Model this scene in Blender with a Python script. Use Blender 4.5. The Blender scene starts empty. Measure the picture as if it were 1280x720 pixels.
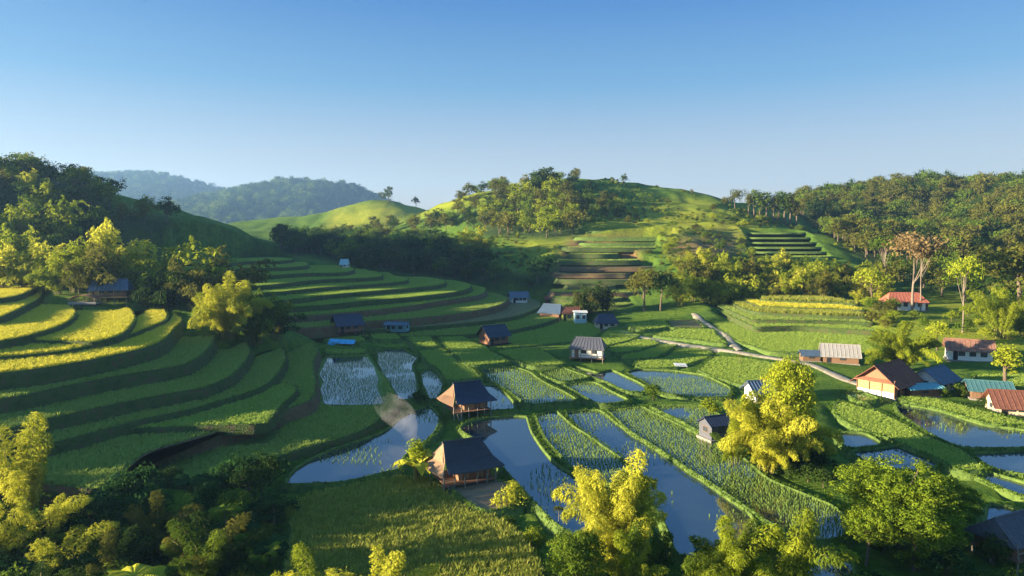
import bpy, bmesh, math, random
import numpy as np
from mathutils import noise, Vector, Matrix
R = math.radians
random.seed(7); rng = np.random.default_rng(7)
SC = bpy.context.scene
COL = SC.collection

# ------------------------------------------------------------------ camera
CZ, F, HOR = 28.0, 853.0, 290.0
PITCH = math.atan((360 - HOR) / F)
cam = bpy.data.cameras.new('camera'); camo = bpy.data.objects.new('camera', cam); COL.objects.link(camo)
cam.sensor_width = 36; cam.lens = 36 * F / 1280
cam.clip_start = 0.5; cam.clip_end = 20000
camo.location = (0, 0, CZ); camo.rotation_euler = (math.pi / 2 - PITCH, 0, 0)
SC.camera = camo

# ------------------------------------------------------------------ sky and sun
SUN_EL, SUN_AZ = 9.8, 257.0          # azimuth clockwise from +Y
w = bpy.data.worlds.new('World'); SC.world = w; w.use_nodes = True
nt = w.node_tree; bg = nt.nodes['Background']
sky = nt.nodes.new('ShaderNodeTexSky'); sky.sky_type = 'NISHITA'; sky.sun_disc = False
sky.sun_elevation = R(SUN_EL); sky.sun_rotation = R(SUN_AZ); sky.altitude = 300
sky.air_density = 1.0; sky.dust_density = 0.4; sky.ozone_density = 2.5
tc = nt.nodes.new('ShaderNodeTexCoord'); sp = nt.nodes.new('ShaderNodeSeparateXYZ')
rmp = nt.nodes.new('ShaderNodeValToRGB'); mx = nt.nodes.new('ShaderNodeMix')
mx.data_type = 'RGBA'; mx.blend_type = 'MIX'; mx.inputs[0].default_value = 0.73
nt.links.new(tc.outputs['Generated'], sp.inputs[0]); nt.links.new(sp.outputs[2], rmp.inputs[0])
cr = rmp.color_ramp; cr.elements[0].position = 0.0; cr.elements[0].color = (2.95, 2.65, 2.4, 1)
cr.elements[1].position = 1.0; cr.elements[1].color = (0.5, 1.4, 2.7, 1)
for p_, c_ in ((0.04, (2.8, 2.55, 2.35, 1)), (0.095, (2.0, 2.0, 2.15, 1)), (0.2, (0.48, 1.3, 2.25, 1)), (0.32, (0.0, 0.62, 2.1, 1)), (0.6, (0.35, 1.25, 2.6, 1))):
    e = cr.elements.new(p_); e.color = c_
nt.links.new(sky.outputs[0], mx.inputs[6]); nt.links.new(rmp.outputs[0], mx.inputs[7])
nt.links.new(mx.outputs[2], bg.inputs[0]); bg.inputs[1].default_value = 0.05
sl = bpy.data.lights.new('sun', 'SUN'); sl.energy = 5.0; sl.angle = R(0.5); sl.color = (1.0, 0.82, 0.54)
so = bpy.data.objects.new('sun', sl); COL.objects.link(so)
_d = Vector((math.sin(R(SUN_AZ)) * math.cos(R(SUN_EL)), math.cos(R(SUN_AZ)) * math.cos(R(SUN_EL)), math.sin(R(SUN_EL))))
so.rotation_euler = _d.to_track_quat('Z', 'Y').to_euler(); so.location = (-100, 0, 150)
SC.view_settings.view_transform = 'Standard'; SC.view_settings.look = 'None'
SC.view_settings.exposure = 2.45; SC.view_settings.gamma = 1.0
SC.cycles.volume_bounces = 0; SC.cycles.max_bounces = 6; SC.cycles.transparent_max_bounces = 8

# ------------------------------------------------------------------ mapping photo -> world
CT, ST = math.cos(PITCH), math.sin(PITCH)
def ray(px, py):
    dx = (px - 640) / F; dy = -(py - 360) / F
    return np.array([dx, CT + dy * ST, -ST + dy * CT])
def at_depth(px, py, Y):
    d = ray(px, py); t = Y / d[1]; return (d[0] * t, Y, CZ + d[2] * t)
def at_z(px, py, z):
    d = ray(px, py); t = (z - CZ) / d[2]; return (d[0] * t, d[1] * t)
def project(x, y, z):
    zz = z - CZ; dep = y * CT - zz * ST; up = y * ST + zz * CT
    return 640 + F * x / dep, 360 - F * up / dep
def zv(px, py):       # the gently rising valley floor
    d = ray(px, py); tn = -d[2] / d[1]; Y = 28.9 / (tn + .015); return round(max(-1.2, 0.015 * (Y - 60)), 2)

# ------------------------------------------------------------------ tags and mesh helpers
def tag(o, label=None, cat=None, group=None, kind=None):
    if label: o['label'] = label
    if cat: o['category'] = cat
    if group: o['group'] = group
    if kind: o['kind'] = kind
    return o
def link(name, me, mats=None, parent=None):
    o = bpy.data.objects.new(name, me)
    if mats is not None and me is not None:
        for m in (mats if isinstance(mats, (list, tuple)) else [mats]): me.materials.append(m)
    COL.objects.link(o)
    if parent: o.parent = parent
    return o
def empty(name, loc, rz=0, sc=1.0):
    o = bpy.data.objects.new(name, None); o.empty_display_size = .5
    o.location = loc; o.rotation_euler = (0, 0, rz); o.scale = (sc, sc, sc) if not isinstance(sc, tuple) else sc
    COL.objects.link(o); return o
def mesh_np(name, v, f, smooth=False, midx=None):
    me = bpy.data.meshes.new(name); v = np.asarray(v, np.float32); f = np.asarray(f, np.int32); k = f.shape[1]
    me.vertices.add(len(v)); me.vertices.foreach_set('co', v.ravel())
    me.loops.add(f.size); me.loops.foreach_set('vertex_index', f.ravel())
    me.polygons.add(len(f)); me.polygons.foreach_set('loop_start', np.arange(0, f.size, k, dtype=np.int32))
    if midx is not None: me.polygons.foreach_set('material_index', np.asarray(midx, np.int32))
    me.polygons.foreach_set('use_smooth', np.full(len(f), smooth))
    me.update(calc_edges=True); me.validate(); return me

# ------------------------------------------------------------------ materials
def newmat(name):
    m = bpy.data.materials.new(name); m.use_nodes = True; t = m.node_tree
    return m, t, t.nodes['Principled BSDF'], t.nodes['Material Output']
def ramp(t, stops):
    r = t.nodes.new('ShaderNodeValToRGB'); e = r.color_ramp.elements
    e[0].position, e[0].color = stops[0][0], (*stops[0][1], 1); e[1].position, e[1].color = stops[-1][0], (*stops[-1][1], 1)
    for p, c in stops[1:-1]:
        x = e.new(p); x.color = (*c, 1)
    return r
def noise_node(t, scale, detail=4, rough=.55, coord='Object', dist=0, squash=None):
    c = t.nodes.new('ShaderNodeTexCoord'); n = t.nodes.new('ShaderNodeTexNoise')
    n.inputs['Scale'].default_value = scale; n.inputs['Detail'].default_value = detail
    n.inputs['Roughness'].default_value = rough; n.inputs['Distortion'].default_value = dist
    if squash:
        mp = t.nodes.new('ShaderNodeMapping'); mp.inputs['Scale'].default_value = squash
        t.links.new(c.outputs[coord], mp.inputs[0]); t.links.new(mp.outputs[0], n.inputs[0])
    else: t.links.new(c.outputs[coord], n.inputs[0])
    return n
def surf(name, c1, c2, scale=3, rough=.8, bump=.2, bscale=None, detail=5, squash=None, c3=None, spec=.3, metal=0, bdist=.05):
    m, t, b, o = newmat(name)
    n = noise_node(t, scale, detail, squash=squash)
    st = [(.32, c1), (.68, c2)] if c3 is None else [(.3, c1), (.5, c2), (.68, c3)]
    r = ramp(t, st); t.links.new(n.outputs[0], r.inputs[0]); t.links.new(r.outputs[0], b.inputs['Base Color'])
    b.inputs['Roughness'].default_value = rough; b.inputs['Specular IOR Level'].default_value = spec; b.inputs['Metallic'].default_value = metal
    if bump:
        n2 = noise_node(t, bscale or scale * 4, 4, squash=squash); bp = t.nodes.new('ShaderNodeBump')
        bp.inputs['Strength'].default_value = bump; bp.inputs['Distance'].default_value = bdist
        t.links.new(n2.outputs[0], bp.inputs['Height']); t.links.new(bp.outputs[0], b.inputs['Normal'])
    return m
def leafmat(name, c1, c2, c3=None, trans=.45, nscale=.5):
    """foliage: diffuse + light passing through the leaf, each leaf its own tint, clumps varied by noise"""
    m, t, b, out = newmat(name); t.nodes.remove(b)
    g = t.nodes.new('ShaderNodeNewGeometry'); oi = t.nodes.new('ShaderNodeObjectInfo')
    n = noise_node(t, nscale, 2)
    a = t.nodes.new('ShaderNodeMath'); a.operation = 'MULTIPLY_ADD'; a.inputs[1].default_value = .45
    t.links.new(g.outputs['Random Per Island'], a.inputs[0])
    a2 = t.nodes.new('ShaderNodeMath'); a2.operation = 'MULTIPLY_ADD'; a2.inputs[1].default_value = .35
    t.links.new(oi.outputs['Random'], a2.inputs[0])
    nm = t.nodes.new('ShaderNodeMath'); nm.operation = 'MULTIPLY_ADD'; nm.inputs[1].default_value = .9; nm.inputs[2].default_value = -.35
    t.links.new(n.outputs[0], nm.inputs[0]); t.links.new(nm.outputs[0], a2.inputs[2]); t.links.new(a2.outputs[0], a.inputs[2])
    st = [(.1, c1), (.9, c2)] if c3 is None else [(.1, c1), (.5, c2), (.95, c3)]
    r = ramp(t, st); t.links.new(a.outputs[0], r.inputs[0])
    d = t.nodes.new('ShaderNodeBsdfDiffuse'); tr = t.nodes.new('ShaderNodeBsdfTranslucent'); ms = t.nodes.new('ShaderNodeMixShader')
    ms.inputs[0].default_value = trans
    t.links.new(r.outputs[0], d.inputs[0]); t.links.new(r.outputs[0], tr.inputs[0])
    t.links.new(d.outputs[0], ms.inputs[1]); t.links.new(tr.outputs[0], ms.inputs[2])
    t.links.new(ms.outputs[0], out.inputs[0]); return m

LEAF = {
    'lime': leafmat('leaf_lime', (.13, .18, .018), (.27, .33, .025), (.45, .47, .045)),
    'green': leafmat('leaf_green', (.05, .10, .014), (.13, .20, .022), (.22, .27, .03)),
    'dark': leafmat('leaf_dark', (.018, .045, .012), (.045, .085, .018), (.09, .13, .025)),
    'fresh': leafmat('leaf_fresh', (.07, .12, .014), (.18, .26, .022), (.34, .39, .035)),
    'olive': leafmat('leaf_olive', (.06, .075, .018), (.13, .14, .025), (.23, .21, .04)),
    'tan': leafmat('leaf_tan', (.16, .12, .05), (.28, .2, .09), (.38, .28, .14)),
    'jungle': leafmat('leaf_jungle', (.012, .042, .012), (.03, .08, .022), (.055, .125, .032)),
    'gold': leafmat('leaf_gold', (.26, .29, .03), (.47, .48, .05), (.66, .62, .09)),
}
BARK = surf('bark', (.07, .05, .035), (.16, .125, .09), 6, .9, .5, 14, squash=(1, 1, .25))
PALEBARK = surf('pale_bark', (.13, .105, .085), (.25, .2, .16), 6, .9, .4, 14, squash=(1, 1, .25))
CULM = surf('bamboo_culm', (.12, .14, .03), (.25, .22, .06), 3, .6, .1)
RICE = {
    'tall': leafmat('rice_tall', (.17, .22, .045), (.32, .36, .06), (.50, .46, .12), .4, .1),
    'yellow': leafmat('rice_yellow', (.42, .43, .04), (.62, .58, .07), (.78, .70, .11), .4, .06),
    'green': leafmat('rice_green', (.20, .31, .06), (.32, .44, .08), (.45, .54, .12), .4, .06),
    'deep': leafmat('rice_deep', (.19, .28, .065), (.31, .41, .09), (.44, .51, .13), .4, .06),
    'seed': leafmat('rice_seedling', (.12, .21, .05), (.20, .31, .07), (.31, .41, .10), .4, .06),
}
SOILMAT = {
    'tall': surf('tall_rice_ground', (.10, .13, .025), (.17, .2, .04), .25, .95, .6, 3, c3=(.24, .25, .05)),
    'dirt': surf('packed_earth', (.12, .085, .05), (.22, .155, .10), .6, .95, .6, 5, c3=(.16, .13, .07)),
    'yellow': surf('ripening_rice_ground', (.30, .33, .03), (.48, .47, .04), .25, .95, .6, 3, c3=(.58, .53, .06)),
    'green': surf('green_rice_ground', (.10, .18, .03), (.16, .25, .04), .25, .95, .6, 3, c3=(.22, .30, .05)),
    'deep': surf('deep_rice_ground', (.08, .14, .025), (.13, .2, .035), .25, .95, .6, 3, c3=(.18, .25, .045)),
    'brown': surf('fallow_ground', (.10, .085, .03), (.16, .13, .05), .4, .95, .6, 3, c3=(.14, .17, .03)),
}
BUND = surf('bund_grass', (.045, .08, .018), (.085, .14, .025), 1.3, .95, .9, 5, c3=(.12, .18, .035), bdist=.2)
DARKBANK = surf('terrace_bank_grass', (.03, .055, .014), (.06, .095, .02), .9, .95, .9, 5, c3=(.085, .07, .035), bdist=.25)  # darker copy of the bund grass: the steep banks' shade is in its colour
BROWNBANK = surf('earth_bank', (.08, .052, .027), (.15, .095, .05), .8, .95, .8, 5, c3=(.07, .10, .03), bdist=.2)
MUD = surf('mud', (.035, .03, .018), (.06, .05, .03), 1.2, .5, .3)
def water_mat():
    m, t, b, o = newmat('paddy_water'); 
    n0 = noise_node(t, .12, 3); r = ramp(t, [(.35, (.014, .024, .032)), (.7, (.032, .044, .048))]); t.links.new(n0.outputs[0], r.inputs[0])
    t.links.new(r.outputs[0], b.inputs['Base Color']); b.inputs['Roughness'].default_value = .04; b.inputs['IOR'].default_value = 2.5
    b.inputs['Specular IOR Level'].default_value = .5
    n = noise_node(t, 1.1, 3); bp = t.nodes.new('ShaderNodeBump'); bp.inputs['Strength'].default_value = .12; bp.inputs['Distance'].default_value = .03
    t.links.new(n.outputs[0], bp.inputs['Height']); t.links.new(bp.outputs[0], b.inputs['Normal']); return m
WATER = water_mat()

# ------------------------------------------------------------------ terraces and paddies: outlines
def interp_poly(pts, closed=True, step=1.4):
    P = np.array(pts, float); n = len(P); out = []
    for i in range(n if closed else n - 1):
        p0, p1, p2, p3 = (P[(i - 1) % n], P[i], P[(i + 1) % n], P[(i + 2) % n]) if closed else (P[max(i - 1, 0)], P[i], P[i + 1], P[min(i + 2, n - 1)])
        L = np.linalg.norm(p2 - p1)
        if L < 1e-6: continue
        a = np.linalg.norm(p1 - p0) + 1e-6; c = np.linalg.norm(p3 - p2) + 1e-6
        m1 = (p2 - p0) / (a + L) * L; m2 = (p3 - p1) / (L + c) * L
        if (p1 - p0) @ (p2 - p1) < .35 * a * L: m1 = p2 - p1      # a real corner stays a corner
        if (p2 - p1) @ (p3 - p2) < .35 * c * L: m2 = p2 - p1
        k = max(1, int(L / step))
        for j in range(k):
            u = j / k; u2, u3 = u * u, u * u * u
            out.append((2*u3 - 3*u2 + 1) * p1 + (u3 - 2*u2 + u) * m1 * .9 + (-2*u3 + 3*u2) * p2 + (u3 - u2) * m2 * .9)
    if not closed: out.append(P[-1])
    return np.array(out)
def area(P): return .5 * np.sum(P[:, 0] * np.roll(P[:, 1], -1) - np.roll(P[:, 0], -1) * P[:, 1])
FIELDS = []
def field(kind, px, z=None, close=None, drop=None, slope=.32, bank=None, label='', rim=None, nm='rice_paddy', tz=0, step=1.4, wp=None):
    """kind: rice kind or water kind; px: outline in photo pixels on the plane z; close: world points that close it inside the hill"""
    if z is None:
        c = np.mean(np.array(px, float), 0); z = zv(c[0], c[1]) + tz
    pts = wp if wp else [at_z(a, b, z) for a, b in px]
    nr = len(pts)
    if close: pts = pts + [tuple(c) for c in close]
    if close or len(pts) > 13: P = interp_poly(pts, True, step)
    else:      # straight sided plot with slightly rounded corners
        Q = np.array(pts, float); out = []
        for i in range(len(Q)):
            a, b, c = Q[i - 1], Q[i], Q[(i + 1) % len(Q)]; la, lc = np.linalg.norm(a - b), np.linalg.norm(c - b); r_ = min(1.2, la * .3, lc * .3)
            out += [b + (a - b) / la * r_, b * .8 + ((a - b) / la + (c - b) / lc) * r_ * .2 + b * .2, b + (c - b) / lc * r_]
        P = []
        for i in range(len(out)):
            a, b = out[i], out[(i + 1) % len(out)]; k = max(1, int(np.linalg.norm(b - a) / 1.3)); P += [a + (b - a) * j / k for j in range(k)]
        P = np.array(P)
        if area(P) < 0: P = P[::-1]
        P = np.array([p + Vector((noise.noise(Vector((float(p[0]) * .12, float(p[1]) * .12, 5))), noise.noise(Vector((float(p[0]) * .12, float(p[1]) * .12, 9))))) * .7 for p in P])
        P = P + 0.0
    if area(P) < 0: P = P[::-1]
    jit = np.array([noise.noise(Vector((float(p[0]) * .35, float(p[1]) * .35, z))) for p in P]) * .28
    FIELDS.append(dict(kind=kind, P=P, z=z, drop=drop, slope=slope, bank=bank, label=label, rim=rim, nm=nm, raw=pts[:nr], cake=close is not None, jit=jit))

LC = lambda x, y: (x, y)
# left hillside terraces (a stack: each one runs back under the next)
field('deep', [(195,601),(265,599),(317,596),(330,591),(345,572),(395,556),(445,541),(480,520),(496,506),(486,480),(472,462),(461,445),(409,446),(404,450)], 1.3, [(-45,112),(-75,105),(-78,76),(-48,66)], 1.6, label='lowest curved rice terrace on the left slope above the smoky pond')
field('deep', [(120,612),(152,590),(175,570),(200,560),(250,546),(320,524),(350,514),(385,501),(392,480),(390,455),(396,438),(388,430)], 3.2, [(-50,118),(-85,110),(-80,76)], 2.6, bank='brown', label='left rice terrace above the long brown earth bank')
field('green', [(330,530),(352,505),(368,490),(366,483),(355,480)], 3.9, [(-40,98),(-46,92),(-48,82)], 1.2, label='small pointed rice terrace inside the bend of the left slope')
field('deep', [(60,556),(130,537),(175,525),(225,515),(275,501),(320,487),(343,470),(355,449),(352,436)], 4.6, [(-50,122),(-90,112),(-86,80)], 2.2, label='fourth rice terrace of the left slope, counted from the pond')
field('deep', [(-80,565),(0,540),(32,530),(100,515),(162,502),(225,490),(253,485),(287,470),(302,455),(311,440),(307,428)], 6.2, [(-52,124),(-100,116),(-110,78)], 2.4, label='left rice terrace with the sharp shaded lip, second below the yellow fields')
field('deep', [(-120,510),(0,499),(50,490),(87,482),(150,470),(225,457),(250,444),(262,432),(266,420)], 8.1, [(-56,128),(-110,118),(-130,80)], 2.6, label='left rice terrace directly below the yellow fields')
field('yellow', [(-160,478),(0,467),(45,462),(95,454),(150,443),(185,434),(205,424),(215,413),(226,402),(218,394)], 10.3, [(-66,130),(-100,135),(-150,120),(-160,85)], 3.0, label='bright yellow rice terrace along the top edge of the left slope')
field('yellow', [(-160,462),(0,447),(75,440),(140,426),(175,414),(205,401),(206,391),(195,383)], 10.9, [(-74,134),(-110,140),(-160,125),(-170,90)], 1.2, label='yellow rice terrace curving in front of the blue roofed hill house')
field('yellow', [(120,428),(146,421),(163,407),(166,396),(160,386)], 11.5, [(-82,140),(-130,140),(-110,110)], 1.2, label='small yellow rice plot ending in a dark curved bank below the hill house')
field('yellow', [(-160,440),(0,427),(50,416),(80,405),(93,392),(86,384)], 12.3, [(-90,142),(-130,150),(-170,130),(-180,100)], 1.3, label='yellow rice terrace left of the hill house with a rounded end')
field('yellow', [(-160,408),(0,397),(18,389),(47,374),(52,364),(42,357)], 13.6, [(-118,160),(-150,165),(-185,150),(-190,115)], 1.3, label='yellow rice terrace at the left border above the rounded one')
field('yellow', [(-160,385),(0,374),(30,367),(44,358),(38,350)], 14.8, [(-130,172),(-170,170),(-200,150),(-200,120)], 1.3, label='upper yellow rice strip at the left border under the bamboo')
field('yellow', [(-160,362),(0,350),(28,347),(50,344),(40,338)], 16.4, [(-145,190),(-180,185),(-215,165),(-210,140)], 1.5, label='highest yellow rice strip at the left border below the bamboo')
# middle terraces on the far spur
MID = [
 (1.0,'green',[(600,436),(640,434),(690,430),(735,424),(750,415),(742,408)],'green','flat green rice terrace beside the white walled house on the spur foot'),
 (2.0,'deep',[(470,421),(540,420),(600,418),(650,411),(680,404),(697,397),(690,388)],None,'long green terrace at the foot of the middle spur'),
 (3.2,'brown',[(440,413),(520,409),(600,402),(640,396),(672,384),(671,376),(650,371)],None,'dry brown tipped terrace at the nose of the middle spur'),
 (5.0,'deep',[(380,410),(460,402),(520,398),(580,391),(622,382),(633,373),(612,366)],'brown','terrace above the brown bank with its tip pointing right on the spur'),
 (6.8,'green',[(350,396),(430,391),(500,384),(560,375),(598,369),(606,361),(590,357)],'brown','green terrace strip, fourth from the foot of the spur'),
 (8.4,'green',[(330,385),(400,382),(450,377),(520,371),(575,364),(588,357),(572,352)],None,'green terrace strip, fifth from the foot of the spur'),
 (9.8,'green',[(300,380),(370,374),(420,368),(480,363),(545,357),(556,352),(540,348)],None,'green terrace strip in the middle of the spur'),
 (11.0,'green',[(280,370),(340,366),(400,360),(460,356),(505,352),(507,348),(492,345)],None,'bright green terrace strip, fourth from the top of the spur'),
 (12.4,'green',[(270,360),(330,357),(400,350),(450,348),(475,346),(472,341),(460,339)],None,'bright green terrace strip, third from the top of the spur'),
 (13.8,'green',[(262,350),(320,346),(380,342),(425,341),(441,338),(438,335)],None,'green terrace strip, second from the top of the spur'),
 (15.2,'green',[(270,340),(310,336),(350,335),(380,333),(383,329)],None,'green terrace strip just below the top of the spur'),
 (16.6,'green',[(280,330),(310,327),(345,327),(365,325),(355,322)],None,'topmost little green terrace of the spur'),
]
for i, (z, k, px, bk, lb) in enumerate(MID):
    e = at_z(px[-1][0], px[-1][1], z)
    yb = max(e[1] + 6, 255 if z < 10 else 285)
    field(k, px, z, [(e[0] - 6, yb), (-115, yb), (-125, at_z(px[0][0], px[0][1], z)[1] + 10)], 2.6, bank=bk, label=lb)
def ledge(kind, x0, x1, py, Y, label, drop=1.7, slope=.75, bank=None, back=12):
    z = round(CZ - (py - HOR) / F * Y, 2); X = lambda q: at_depth(q, py, Y)[0]; u = lambda: random.uniform(-.8, .8); w_ = x1 - x0
    pts = [(X(x0), Y + 5), (X(x0 + w_ * .08), Y + 1), (X(x0 + w_ * .3), Y + u()), (X(x0 + w_ * .55), Y - 1 + u()), (X(x0 + w_ * .8), Y + u()), (X(x1 - w_ * .06), Y + 1.5), (X(x1), Y + 6)]
    field(kind, None, z, [(X(x1) - 1, Y + back), (X(x0) + 1, Y + back)], drop, slope=slope, bank=bank, label=label, nm='terrace_ledge', wp=pts)
# ledges on the steep brown slope right of centre
for k in range(11):
    py = 390 - k * 8.0; x0 = 690 + (0, 12, 4, 0, 20, 8, 2, 16, 6, 22, 12)[k]; x1 = (770, 792, 780, 800, 770, 812, 790, 822, 800, 775, 826)[k]
    ledge('brown' if k in (4, 5, 6, 7) else 'deep', x0, x1, py, 216 + k * 7.0, 'narrow terrace ledge %s on the steep slope right of centre' % ('in the shaded lower part' if k < 5 else 'in the sunlit upper part'), 1.7, bank='brown' if k in (3, 6, 7) else None)
# fine ledges on the right shoulder
for k in range(6):
    ledge('green', 952 - k * 3, 1045 - k * 7, 321 - k * 6.0, 285 + k * 9, 'thin terrace ledge on the right shoulder below the slender trees', .8, 1.0, bank='green')
# broad banks on the sunlit centre shoulder
for x0, x1, py, Y in ((728, 830, 304, 298), (722, 850, 297, 312), (735, 830, 289, 328)):
    ledge('green', x0, x1, py, Y, 'broad grassy step on the centre hill above the brown ledges', 1.7, .9, bank='green')
field('dirt', [(566,606),(600,600),(628,602),(642,618),(640,632),(612,640),(590,628)], .35, drop=.8, slope=.8, label='bare earth yard in front of the brown thatched hut', nm='yard')
# right side: yellow strips below the red roofed house, and small terraces by the track
for z, k, px, lb in [
 (3.4,'green',[(945,409),(1000,408),(1050,411),(1100,414)],'green strip below the yellow strips on the right'),
 (4.3,'deep',[(940,400),(1000,401),(1050,402),(1092,404)],'shaded strip between the green and the yellow strips on the right'),
 (5.3,'tall',[(945,390),(1000,393),(1040,395),(1085,396)],'lowest yellow strip below the red roofed house'),
 (6.2,'yellow',[(950,383),(1000,385),(1040,386),(1080,388)],'middle yellow strip below the red roofed house'),
 (7.0,'tall',[(955,375),(1000,377),(1035,378),(1072,380)],'uppermost yellow strip below the bamboo hedge')]:
    e0 = at_z(*px[0], z); e1 = at_z(*px[-1], z)
    field(k, px, z, [(e1[0] - 2, 222), (e0[0] + 2, 222)], 1.6, label=lb)
field('green', [(728,433),(760,432),(785,426),(797,420),(790,415),(760,414)], 1.7, drop=1.6, label='small rice terrace just right of the white walled house', slope=.5)
field('green', [(765,442),(800,438),(822,430),(815,425),(790,425),(765,434)], 1.5, drop=1.4, label='small curved rice terrace below the gravel track', slope=.5)
field('green', [(778,450),(818,447),(838,438),(846,432),(825,432),(795,440),(775,445)], 1.2, drop=1.2, label='curved rice terrace third from the track', slope=.5)
field('green', [(800,461),(845,460),(880,449),(888,440),(870,436),(848,436),(835,446),(800,452)], .95, drop=1.0, label='wide curved rice terrace beside the long flooded paddy', slope=.5)
# valley floor
V = field
V('green', [(382,405),(440,409),(444,419),(405,416)], tz=.5, label='green paddy below the brown wooden house, left one')
V('green', [(400,421),(447,421),(455,427),(414,429)], tz=.4, label='green paddy behind the blue tarpaulin')
V('green', [(458,413),(495,415),(502,424),(467,425)], tz=.4, label='green paddy in front of the turquoise hut')
V('green', [(506,418),(532,416),(545,434),(521,434)], tz=.3, label='green paddy right of the turquoise hut')
V('green', [(407,437),(456,437),(457,442),(408,443)], tz=.3, label='thin green strip above the streaky flooded paddy')
V('seed', [(408,447),(460,446),(471,466),(470,488),(478,505),(405,506),(402,470)], 1.42, drop=.2, rim='none', label='streaky flooded paddy at the upper end of the lowest left terrace')
V('seed', [(471,438),(504,436),(520,447),(516,462),(521,477),(519,500),(493,501),(486,494),(486,477),(476,460)], label='streaky flooded paddy in the middle between two grassy bunds')
V('seed', [(526,467),(537,461),(556,480),(548,500),(540,500),(534,487)], label='small flooded paddy left of the blue roofed stilt hut')
V('green', [(522,439),(554,437),(600,472),(562,476)], tz=.3, label='green paddy behind the blue roofed stilt hut')
V('green', [(548,421),(577,420),(638,453),(587,458),(566,441)], tz=.3, label='wide green paddy in front of the dark roofed brown house')
V('green', [(622,440),(640,437),(672,436),(705,456),(662,458)], tz=.3, label='green paddy left of the white walled house')
V('seed2', [(594,460),(640,459),(662,467),(722,502),(662,507),(640,492),(616,478)], label='half flooded paddy with pale seedlings behind the stilt hut')
V('water', [(580,480),(617,482),(640,502),(641,512),(600,514),(585,500)], label='open pond behind the blue roofed stilt hut')
V('seed2', [(676,467),(705,460),(737,473),(702,478)], label='small flooded paddy with pale seedlings')
V('seed', [(704,481),(740,479),(788,502),(750,506),(726,495)], label='flooded paddy with pale seedlings in the centre')
V('water', [(715,459),(722,459),(747,467),(762,463),(806,484),(809,491),(787,490),(742,472)], label='flooded paddy in front of the white walled house')
V('seed', [(781,466),(796,462),(840,464),(880,469),(910,485),(909,497),(875,497),(828,492),(803,477)], label='long flooded paddy in front of the curved terraces')
V('seed2', [(760,513),(800,509),(865,541),(922,570),(960,601),(1017,625),(1050,641),(1050,672),(1012,677),(965,655),(900,611),(865,589),(825,562),(790,540)], tz=.15, label='long diagonal strip of green rice across the centre right')
V('seed2', [(812,507),(875,507),(900,520),(900,548),(866,536)], tz=.2, label='green paddy left of the tin shack behind the big bamboo')
V('spare', [(708,516),(746,513),(775,533),(830,569),(868,596),(930,640),(945,662),(930,695),(850,695),(825,640),(788,582),(727,540)], label='long deep blue flooded paddy running behind the golden bamboo')
V('seed2', [(674,519),(695,514),(714,534),(745,554),(782,582),(800,606),(760,605),(728,594),(705,573),(686,547)], label='narrow flooded paddy with rice between the two blue ones')
V('spare', [(577,537),(592,527),(640,521),(657,522),(664,543),(690,578),(722,600),(750,630),(745,665),(715,668),(690,650),(655,612),(620,575),(600,553)], label='big blue flooded paddy right of the brown thatched hut')
V('spare', [(357,607),(371,587),(395,573),(420,562),(450,552),(482,540),(505,520),(536,508),(547,521),(542,540),(520,560),(503,572),(495,588),(470,594),(430,603)], label='flooded pond under the drifting smoke left of the thatched hut')
V('tall', [(352,636),(385,622),(420,613),(490,601),(533,601),(560,617),(600,640),(640,668),(675,700),(690,760),(350,760),(362,700),(365,665)], -.1, label='big field of tall rice in the front centre', tz=0)
V('water', [(1122,506),(1165,513),(1200,520),(1250,535),(1290,541),(1320,560),(1205,561),(1160,541),(1128,520)], label='flooded paddy with a muddy tail in front of the orange walled house')
V('spare', [(1212,568),(1310,563),(1330,602),(1245,588)], label='flooded paddy at the right border, second from the houses')
V('spare', [(1220,595),(1235,591),(1290,608),(1320,640),(1290,625),(1242,606)], label='narrow flooded paddy at the right border above the tin roofed house')
V('water', [(1042,541),(1077,541),(1100,556),(1056,561)], label='small flooded paddy right of the big bamboo')
V('water', [(1062,565),(1100,561),(1120,558),(1160,570),(1178,579),(1150,592),(1095,584)], label='triangular flooded paddy behind the round crowned tree')
V('green', [(1047,502),(1100,517),(1160,547),(1200,563),(1232,588),(1205,590),(1160,568),(1120,553),(1078,536),(1047,520)], tz=.2, label='green strip of rice between the right flooded paddies')
V('green', [(1128,497),(1170,499),(1225,514),(1275,527),(1290,533),(1240,530),(1180,513),(1135,503)], tz=.2, label='green strip of rice in front of the orange walled house')
V('water', [(1005,684),(1047,685),(1057,700),(1060,740),(1005,740)], label='dark flooded corner at the bottom left of the round crowned tree')
V('water', [(1238,630),(1320,650),(1330,720),(1262,700),(1236,668)], label='flooded paddy around the tin roofed house')
V('green', [(778,406),(832,401),(835,409),(803,413)], tz=.3, label='green paddy beyond the gravel track, left one')
V('brown', [(838,401),(870,400),(880,410),(838,410)], tz=.3, label='fallow brown plot beside the side track')
V('green', [(817,420),(847,412),(888,412),(908,430),(860,424)], tz=.3, label='green paddy between the two gravel tracks')
V('green', [(893,404),(930,403),(960,407),(1045,410),(1100,424),(1092,442),(1035,442),(965,440),(925,428),(905,416)], tz=.3, label='wide green paddy right of the track junction')
V('green', [(895,446),(925,448),(985,457),(960,480),(930,483),(890,470),(875,462)], tz=.2, label='green paddy around the lone palm')
V('seed2', [(1055,492),(1072,489),(1100,500),(1075,503)], tz=.1, label='small flooded corner beside the orange walled house')
V('green', [(1220,470),(1290,466),(1310,480),(1245,486)], tz=.3, label='green paddy below the long white house')

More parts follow.
